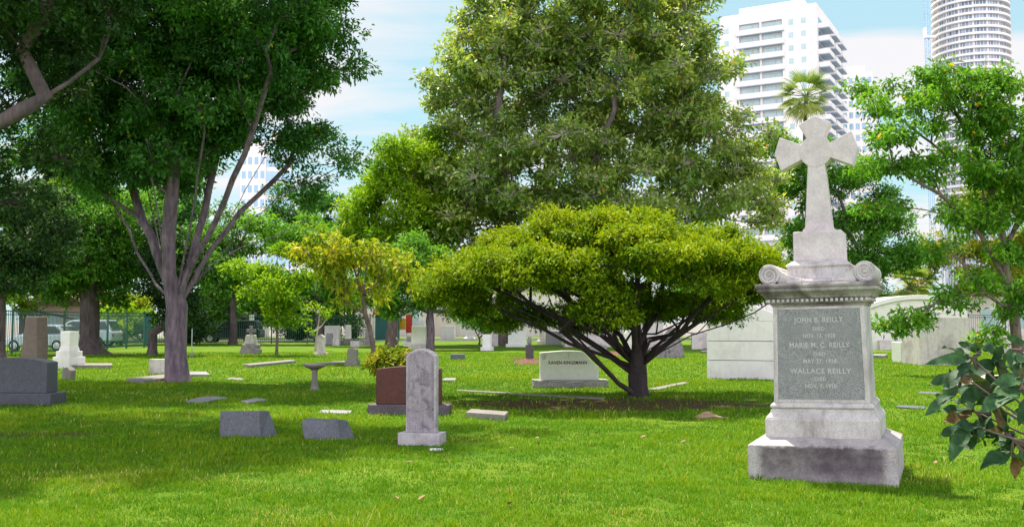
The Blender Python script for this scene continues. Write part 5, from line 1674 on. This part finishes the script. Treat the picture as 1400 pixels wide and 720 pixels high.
# right-hand tree
l0, Y = ground_lim(1392, 508, (1390, 470), (1386, 430), (1380, 395))
limbs = [l0, lim(Y, (1380, 395), (1372, 340, 0.2), (1368, 290, 0.3), (1350, 240, 0.4), (1325, 190, 0.5), (1300, 140, 0.5)),
         lim(Y, (1378, 385), (1350, 340, -0.4), (1320, 300, -0.8), (1285, 265, -1.0), (1240, 240, -1.2), (1200, 222, -1.2)),
         lim(Y, (1374, 350), (1400, 280, 0.6), (1410, 220, 0.8), (1405, 150, 0.8)),
         lim(Y, (1384, 420), (1345, 400, -1.0), (1300, 408, -1.6), (1250, 424, -2.0)),
         lim(Y, (1352, 240), (1290, 210, 0.8), (1235, 165, 1.0), (1180, 125, 1.0))]
lobes = [lob(1290, 112, 60, 26, Y, 1.8), lob(1360, 120, 55, 30, Y, 1.7), lob(1395, 175, 55, 50, Y, 2.0), lob(1235, 140, 55, 26, Y, 1.4), lob(1178, 122, 32, 10, Y + 1, 0.7), lob(1325, 165, 60, 32, Y, 1.8), lob(1215, 188, 55, 20, Y - 0.8, 1.2),
         lob(1270, 225, 60, 28, Y - 0.8, 1.6), lob(1200, 228, 42, 22, Y - 1, 1.2), lob(1345, 235, 65, 40, Y, 2.0), lob(1410, 265, 45, 55, Y, 1.7), lob(1230, 278, 40, 18, Y - 1, 1.0), lob(1310, 295, 55, 26, Y - .5, 1.4), lob(1360, 290, 50, 30, Y + .5, 1.5),
         lob(1248, 432, 38, 13, Y - 2, 0.7), lob(1222, 445, 16, 8, Y - 2, 0.4), lob(1300, 410, 40, 13, Y - 1.6, 0.8), lob(1335, 395, 45, 20, Y - 1, 1.0), lob(1385, 345, 48, 30, Y, 1.4), lob(1370, 430, 42, 20, Y, 1.0), lob(1345, 458, 36, 14, Y - .5, 0.8), lob(1400, 400, 36, 30, Y, 1.2), lob(1185, 285, 26, 14, Y - 1, .6), lob(1275, 340, 30, 14, Y - 1, .7)]
tree('right_tree', 'open green tree with dark thin trunk leaning over the right side', limbs, lobes, M['bark_brown'], M['leaf_right'], 0.16, 0.20, 0.46, 0.74, 19, 8, 81, flare=1.2, shell=0.25, flat=0.5, twigs=0.35, droop=0.4, aspect=0.42)

# trees behind the cross monument and to the right
simple_tree('background_tree', 'dark green tree directly behind the cross monument', 1165, 468, 420, [(1175, 330, 55, 55), (1140, 290, 45, 45), (1205, 360, 40, 35), (1095, 320, 40, 50), (1160, 390, 60, 25), (1085, 375, 40, 35), (1110, 265, 30, 26), (1150, 235, 40, 30), (1070, 245, 38, 42), (1062, 212, 26, 26), (1128, 225, 36, 32), (1185, 245, 42, 34), (1085, 205, 26, 24), (1205, 300, 45, 45), (1225, 340, 40, 40)],
            M['bark_dark'], M['leaf_mid'], 0.3, leaf_len=0.32, clump=1.2, spacing=1.8, tips=22, per=8, seed=91)
simple_tree('background_tree', 'yellow-green tree behind the barrel-roofed mausoleum', 1300, 464.5, 410, [(1300, 345, 38, 45), (1255, 372, 40, 28), (1335, 370, 40, 40), (1380, 330, 45, 60), (1340, 290, 40, 40)],
            M['bark_brown'], M['leaf_croton'], 0.25, leaf_len=0.36, clump=1.3, spacing=2.0, tips=20, per=7, seed=92)
simple_tree('background_tree', 'green tree behind the right-hand trunk at the right edge', 1420, 463, 420, [(1410, 350, 50, 50), (1440, 280, 50, 60), (1370, 400, 40, 25)],
            M['bark_brown'], M['leaf_mid'], 0.25, leaf_len=0.4, clump=1.5, spacing=2.3, tips=20, per=7, seed=93)
simple_tree('background_tree', 'low green tree behind the coursed white vault', 1000, 462, 430, [(1000, 400, 70, 25), (930, 410, 60, 20), (1060, 400, 50, 25)],
            M['bark_brown'], M['leaf_mid'], 0.25, leaf_len=0.4, clump=1.5, spacing=2.3, tips=20, per=7, seed=94)
simple_tree('boundary_shrub', 'bright bushy shrub growing behind the green fence', 165, 472.5, 462, [(160, 446, 30, 20), (190, 440, 24, 22), (140, 452, 20, 16), (175, 455, 34, 14), (165, 432, 24, 12)],
            M['bark_brown'], M['leaf_bright'], 0.1, leaf_len=0.26, clump=0.7, spacing=1.0, tips=20, per=7, seed=95, cat='shrub')
simple_tree('yellow_shrub', 'yellow-flowered tall shrub beyond the fence by the lamp post', 172, 468, 440, [(172, 415, 18, 12), (162, 408, 12, 10), (185, 420, 14, 10)],
            M['bark_brown'], M['leaf_yellow'], 0.1, leaf_len=0.3, clump=0.8, spacing=1.2, tips=16, per=7, seed=96, cat='shrub')
simple_tree('dark_hedge_bush', 'dark bush between the grey trunk and the dark green car', 262, 471.5, 466, [(262, 455, 16, 12), (275, 448, 14, 14), (252, 445, 14, 14)],
            M['bark_dark'], M['leaf_dark'], 0.08, leaf_len=0.22, clump=0.7, spacing=1.0, tips=20, per=7, seed=97, cat='shrub')
simple_tree('dark_hedge_bush', 'dark bush below the dense green tree near the white tombstone', 430, 467.5, 463, [(425, 450, 20, 14), (450, 446, 16, 16), (408, 455, 14, 10), (482, 456, 12, 14)],
            M['bark_dark'], M['leaf_dark'], 0.08, leaf_len=0.24, clump=0.7, spacing=1.0, tips=20, per=7, seed=98, cat='shrub')
simple_tree('low_bush', 'green bush below the huge tree canopy left of the thick trunk', 655, 470.5, 462, [(658, 448, 14, 12), (640, 442, 10, 9)],
            M['bark_dark'], M['leaf_mid'], 0.06, leaf_len=0.22, clump=0.6, spacing=1.0, tips=20, per=7, seed=99, cat='shrub')
# forked sapling near the pointed headstone
x, Y = G(431, 479)
tree('forked_sapling', 'thin forked bare-stemmed sapling beside the pointed headstone', [[Vector((x, Y, 0)), PT(433, 460, Y), PT(434, 450, Y)], lim(Y, (434, 455), (436, 440), (437, 428)), lim(Y, (434, 455), (440, 445), (446, 436))],
     [lob(430, 425, 12, 6, Y, .4), lob(446, 430, 9, 5, Y, .3), lob(425, 454, 5, 4, Y, .2)], M['twig_grey'], M['leaf_bright'], 0.05, 0.2, 0.3, 0.5, 8, 6, 100, flare=1.5)
# croton behind the red stone
simple_tree('croton_shrub', 'yellow-green broad-leaved shrub growing behind the red granite gravestone', 532, 558, 505, [(530, 492, 22, 8), (518, 500, 10, 8), (548, 497, 12, 8), (532, 505, 24, 8)],
            M['bark_brown'], M['leaf_croton'], 0.03, leaf_len=0.13, clump=0.16, spacing=0.26, tips=10, per=6, seed=101, cat='shrub', shell=0.1, twigs=0.3, rmin=0.005)


def fan_palm(label, px, py_head, Y, rad, seed):
    rs = np.random.default_rng(seed)
    base = PT(px, 0, Y); base.z = 0
    H = CAMH + (HY - py_head) * Y / F
    root = thing('fan_palm', label, 'palm tree', base)
    mb = MB()
    zs = np.linspace(-0.1, H - 0.4, 14)
    tube(mb, [Vector((0.15 * math.sin(z * 0.3), 0, z)) for z in zs], [0.24 - 0.06 * i / 13 for i in range(14)], 10)
    mesh_obj('trunk', mb.v, mb.f, M['bark_brown'], root, smooth=True)
    B, D_, N_, L_, W_, Tn = [], [], [], [], [], []
    st = MB()
    hd = np.array([0.15 * math.sin((H - 0.4) * 0.3), 0, H - 0.3])
    for k in range(40):
        el = rs.uniform(-1.1, 1.2)
        az = k * 2.39996 + rs.uniform(-0.3, 0.3)
        d = np.array([math.cos(az) * math.cos(el), math.sin(az) * math.cos(el), math.sin(el)])
        pet = rad * rs.uniform(0.45, 0.6)
        p = hd + d * pet
        tube(st, [Vector(hd), Vector(p)], [0.035, 0.02], 4)
        up = unit(np.array([0, 0, 1.0]) - d * d[2])
        sd_ = np.cross(d, up)
        for j in range(22):
            a = (j - 10.5) / 10.5 * 1.75
            dd = unit(d * math.cos(a) + sd_ * math.sin(a) + up * 0.12 * abs(math.sin(a)))
            B.append(p); D_.append(dd); N_.append(up + rs.normal(size=3) * 0.15)
            ll = rad * 0.52 * (1 - 0.25 * abs(a) / 1.75) * rs.uniform(0.9, 1.1)
            L_.append(ll); W_.append(0.10)
            Tn.append(np.clip(0.45 - el * 0.3 + rs.normal(0, 0.12), 0, 1))
    mesh_obj('frond_stalks', st.v, st.f, M['leaf_palm'], root)
    leaf_mesh('crown', np.array(B), np.array(D_), unit(np.array(N_)), np.array(L_), np.array(W_), np.array(Tn), M['leaf_palm'], root, droop=0.22, fold=0.2)


fan_palm('tall fan palm rising behind the top of the stone cross', 1099, 124, 88, 2.8, 5)
fan_palm('shaggy yellow palm crown just right of the cross monument behind the mausoleum', 1232, 385, 82, 2.4, 8)


# ------------------------------------------------------------------ big-leaved foreground shrub
def big_leaf_shrub():
    rs = np.random.default_rng(3)
    rp = random.Random(3)
    Y = 4.6
    base = PT(1500, 0, Y); base.z = 0
    root = thing('big_leaved_shrub', 'large-leaved dark green shrub branch reaching in at the right edge', 'shrub', base)
    LV = [((1324, 486), (1290, 472), .30), ((1326, 489), (1273, 492), .24), ((1342, 480), (1309, 467), .34), ((1364, 478), (1333, 465), .34), ((1361, 496), (1312, 515), .36), ((1326, 497), (1288, 529), .34),
          ((1314, 509), (1270, 524), .30), ((1340, 541), (1298, 532), .42), ((1332, 561), (1283, 556), .32), ((1330, 562), (1291, 575), .36), ((1335, 562), (1362, 590), .40), ((1321, 578), (1283, 596), .32),
          ((1324, 581), (1298, 626), .36), ((1326, 581), (1330, 614), .30), ((1330, 578), (1353, 608), .34), ((1361, 495), (1379, 524), .32), ((1394, 532), (1343, 553), .42), ((1388, 544), (1346, 550), .34),
          ((1388, 593), (1355, 602), .60), ((1382, 617), (1340, 639), .42), ((1385, 617), (1390, 657), .32), ((1358, 556), (1373, 584), .36), ((1394, 489), (1370, 483), .40), ((1355, 529), (1326, 513), .36), ((1394, 501), (1376, 529), .34),
          ((1355, 500), (1372, 470), .30), ((1400, 470), (1376, 458), .36), ((1405, 560), (1378, 572), .36), ((1408, 600), (1395, 640), .36), ((1365, 495), (1345, 520), .36), ((1345, 510), (1318, 500), .34), ((1310, 530), (1265, 565), .22),
          ((1400, 515), (1360, 522), .38), ((1410, 480), (1385, 498), .36), ((1352, 545), (1372, 530), .34), ((1410, 540), (1392, 580), .36), ((1375, 590), (1365, 560), .34), ((1412, 630), (1385, 622), .36)]
    for _ in range(46):
        a = rp.uniform(1312, 1405); b = rp.uniform(474, 606); t = rp.uniform(1.2, 4.6)
        if b > 560 and a < 1340 and rp.random() < 0.6: continue
        LV.append(((a, b), (a + 36 * math.cos(t), b + 26 * math.sin(t) + 8), rp.uniform(.28, .4)))
    for _ in range(60):
        a = rp.uniform(1420, 1560); b = rp.uniform(430, 680); t = rp.uniform(0, 6.28)
        LV.append(((a, b), (a + 42 * math.cos(t), b + 30 * math.sin(t) + 8), rp.uniform(.28, .4)))
    V, Fc, Ti = [], [], []
    stems = MB()
    hubs = [(1395, 478), (1362, 495), (1330, 490), (1315, 512), (1340, 540), (1333, 562), (1325, 580), (1395, 530), (1385, 600), (1420, 560)]
    dep = {}
    for (b, t, wr) in LV:
        h = min(hubs, key=lambda q: (q[0] - b[0]) ** 2 + (q[1] - b[1]) ** 2)
        d0 = dep.setdefault(h, rp.uniform(-0.18, 0.18))
        p0 = PT(b[0], b[1], Y + d0)
        p1 = PT(t[0], t[1], Y + d0 + rp.uniform(-0.10, 0.10))
        ax = p1 - p0
        L = ax.length
        ax.normalize()
        nrm = (Vector((rp.uniform(-.5, .5), -0.62, 0.75)) + Vector((rp.gauss(0, .25), 0, rp.gauss(0, .25))))
        nrm = (nrm - ax * nrm.dot(ax)).normalized()
        sd_ = ax.cross(nrm)
        n = 9
        k0 = len(V)
        bend = rp.uniform(0.05, 0.2)
        wav = rp.uniform(0, 6)
        for i in range(n + 1):
            u = i / n
            w = L * wr * 0.52 * (math.sin(PI * min(1, u ** 0.85)) ** 0.8) * (1.0 if u < 0.98 else 0.2)
            c = p0 + ax * L * u - nrm * L * bend * u * u
            e = 0.012 * math.sin(u * 9 + wav)
            V += [c - sd_ * w + nrm * (w * 0.3 + e), c, c + sd_ * w + nrm * (w * 0.3 - e)]
        tv = min(0.6, max(0, rp.gauss(0.4, 0.2))) if rp.random() > 0.07 else rp.uniform(0.7, 1)
        for i in range(n):
            a = k0 + i * 3
            Fc += [(a, a + 1, a + 4, a + 3), (a + 1, a + 2, a + 5, a + 4)]
            Ti += [tv, tv]
        tube(stems, [PT(h[0], h[1], Y + d0) - base, p0 - base], [0.006, 0.004], 5)
    me = bpy.data.meshes.new('foliage')
    me.from_pydata([tuple(v - base) for v in V], [], Fc)
    at_ = me.attributes.new('tint', 'FLOAT', 'FACE')
    at_.data.foreach_set('value', np.array(Ti, np.float32))
    me.materials.append(M['leaf_big'])
    me.shade_smooth()
    o = bpy.data.objects.new('foliage', me)
    COL.objects.link(o); o.parent = root
    fork = PT(1460, 640, Y)
    tube(stems, [Vector((0, 0, -0.1)), (fork - base) * 0.5 + Vector((0.02, 0, 0)), fork - base], [0.03, 0.026, 0.022], 8)
    for h in hubs:
        p = PT(h[0], h[1], Y + dep.get(h, 0))
        md = fork.lerp(p, 0.5) + Vector((0.03, 0, 0.02))
        tube(stems, [fork - base, md - base, p - base], [0.008, 0.006, 0.004], 6)
    mesh_obj('stem', stems.v, stems.f, M['bark_brown'], root, smooth=True)


big_leaf_shrub()


# ------------------------------------------------------------------ grass
def grass():
    rs = np.random.default_rng(99)
    P, Hh, Ww, Tn = [], [], [], []

    def zone(y0, y1, dens, h, w):
        n = int((0.535 * (y1 * y1 - y0 * y0) + 7.0 * (y1 - y0)) * dens)
        y = np.sqrt(rs.random(n) * (y1 * y1 - y0 * y0) + y0 * y0)
        x = (rs.random(n) * 2 - 1) * (0.535 * y + 3.5)
        P.append(np.stack([x, y], 1)); Hh.append(h * rs.uniform(0.45, 1.3, n)); Ww.append(w * rs.uniform(0.7, 1.3, n))
    zone(4.8, 6.4, 2200, 0.062, 0.0065)
    zone(6.4, 10, 4200, 0.050, 0.0065)
    zone(10, 16, 1900, 0.052, 0.009)
    zone(16, 28, 620, 0.062, 0.014)
    zone(28, 52, 170, 0.065, 0.024)
    P = np.concatenate(P); Hh = np.concatenate(Hh); Ww = np.concatenate(Ww)
    # denser longer clumps here and there
    ph = np.sin(P[:, 0] * 1.7 + np.sin(P[:, 1] * 0.9) * 2) * np.sin(P[:, 1] * 1.3 + np.sin(P[:, 0] * 1.1) * 2)
    ph2 = np.sin(P[:, 0] * 5.1 + 1) * np.sin(P[:, 1] * 4.3 + np.sin(P[:, 0] * 3.1) * 2)
    def vnoise(p, sc, seed):
        g_ = np.random.default_rng(seed).random((64, 64))
        q = p / sc
        i = np.floor(q).astype(int); f = q - i; f = f * f * (3 - 2 * f)
        a, b_ = i[:, 0] % 64, i[:, 1] % 64
        a1, b1 = (a + 1) % 64, (b_ + 1) % 64
        return ((g_[a, b_] * (1 - f[:, 0]) + g_[a1, b_] * f[:, 0]) * (1 - f[:, 1]) + (g_[a, b1] * (1 - f[:, 0]) + g_[a1, b1] * f[:, 0]) * f[:, 1]) * 2 - 1
    ph = 0.6 * vnoise(P, 1.3, 1) + 0.5 * vnoise(P, 0.55, 2) + 0.5 * vnoise(P, 3.1, 5)
    ph2 = 0.8 * vnoise(P, 0.22, 3) + 0.5 * vnoise(P, 0.11, 4)
    Hh *= np.clip(1 + 0.40 * ph + 0.45 * ph2, 0.3, 2.0)
    tuft = (vnoise(P, 0.17, 8) > 0.62) & (vnoise(P, 1.1, 9) > -0.1)
    Hh[tuft] *= 1.45; Ww[tuft] *= 1.25
    keep = rs.random(len(P)) < np.clip(0.85 + 0.5 * ph2 + 0.2 * ph, 0.25, 1)
    for (cx, cy, hx, hy, rz) in FOOT:
        c, s = math.cos(-rz), math.sin(-rz)
        dx_, dy_ = P[:, 0] - cx, P[:, 1] - cy
        keep &= ~((np.abs(c * dx_ - s * dy_) < hx) & (np.abs(s * dx_ + c * dy_) < hy))
    for poly in foot_poly:
        ins = np.zeros(len(P), bool)
        n = len(poly)
        for i in range(n):
            (xa, ya), (xb, yb) = poly[i], poly[(i + 1) % n]
            cnd = ((ya > P[:, 1]) != (yb > P[:, 1]))
            xx = (xb - xa) * (P[:, 1] - ya) / ((yb - ya) if abs(yb - ya) > 1e-9 else 1e-9) + xa
            ins ^= cnd & (P[:, 0] < xx)
        keep &= ~ins
    for (cx, cy, rx, ry, amt) in BARE:
        d = ((P[:, 0] - cx) / rx) ** 2 + ((P[:, 1] - cy) / ry) ** 2
        keep &= ~((d < rs.uniform(0.5, 1.4, len(P))) & (rs.random(len(P)) < amt * 0.93))
    P, Hh, Ww, ph, ph2 = P[keep], Hh[keep], Ww[keep], ph[keep], ph2[keep]
    n = len(P)
    az = rs.random(n) * 2 * PI
    lean = rs.uniform(0.1, 0.9, n)
    D = np.stack([np.cos(az) * lean, np.sin(az) * lean, np.ones(n)], 1)
    D = unit(D)
    sdv = np.stack([-np.sin(az), np.cos(az), np.zeros(n)], 1)
    b = np.stack([P[:, 0], P[:, 1], np.full(n, -0.004)], 1)
    v = np.empty((n, 5, 3), np.float32)
    hw = (Ww / 2)[:, None]
    v[:, 0] = b - sdv * hw
    v[:, 1] = b + sdv * hw
    midp = b + D * (Hh * 0.55)[:, None]
    v[:, 2] = midp + sdv * hw * 0.8
    v[:, 3] = midp - sdv * hw * 0.8
    D2 = unit(D + np.stack([np.cos(az), np.sin(az), -np.ones(n) * 0.2], 1) * rs.uniform(0.1, 0.7, (n, 1)))
    v[:, 4] = midp + D2 * (Hh * 0.5)[:, None]
    idx = np.arange(n, dtype=np.int32)[:, None] * 5
    loops = np.concatenate([idx + np.array([[0, 1, 2, 3]]), idx + np.array([[3, 2, 4]])], 1).astype(np.int32).reshape(-1)
    me = bpy.data.meshes.new('grass')
    me.vertices.add(n * 5)
    me.vertices.foreach_set('co', v.reshape(-1))
    me.loops.add(n * 7)
    me.loops.foreach_set('vertex_index', loops)
    me.polygons.add(n * 2)
    st = (np.arange(n)[:, None] * 7 + np.array([[0, 4]])).astype(np.int32).reshape(-1)
    me.polygons.foreach_set('loop_start', st)
    me.update(calc_edges=True)
    tint = np.clip(0.47 + 0.30 * ph + 0.14 * ph2 + rs.normal(0, 0.17, n), 0, 0.9)
    dry = np.clip(vnoise(P, 1.7, 21) * 0.6 + vnoise(P, 0.5, 22) * 0.5 - 0.25, 0, 1)
    tint = np.where(rs.random(n) > 0.98 - 0.30 * dry, 1.0, tint)
    a = me.attributes.new('tint', 'FLOAT', 'FACE')
    a.data.foreach_set('value', np.repeat(tint, 2).astype(np.float32))
    me.materials.append(M['grass_blade'])
    o = bpy.data.objects.new('grass', me)
    COL.objects.link(o)
    tag(o, 'short mown bright green grass of the cemetery lawn', 'grass', kind='stuff')


grass()
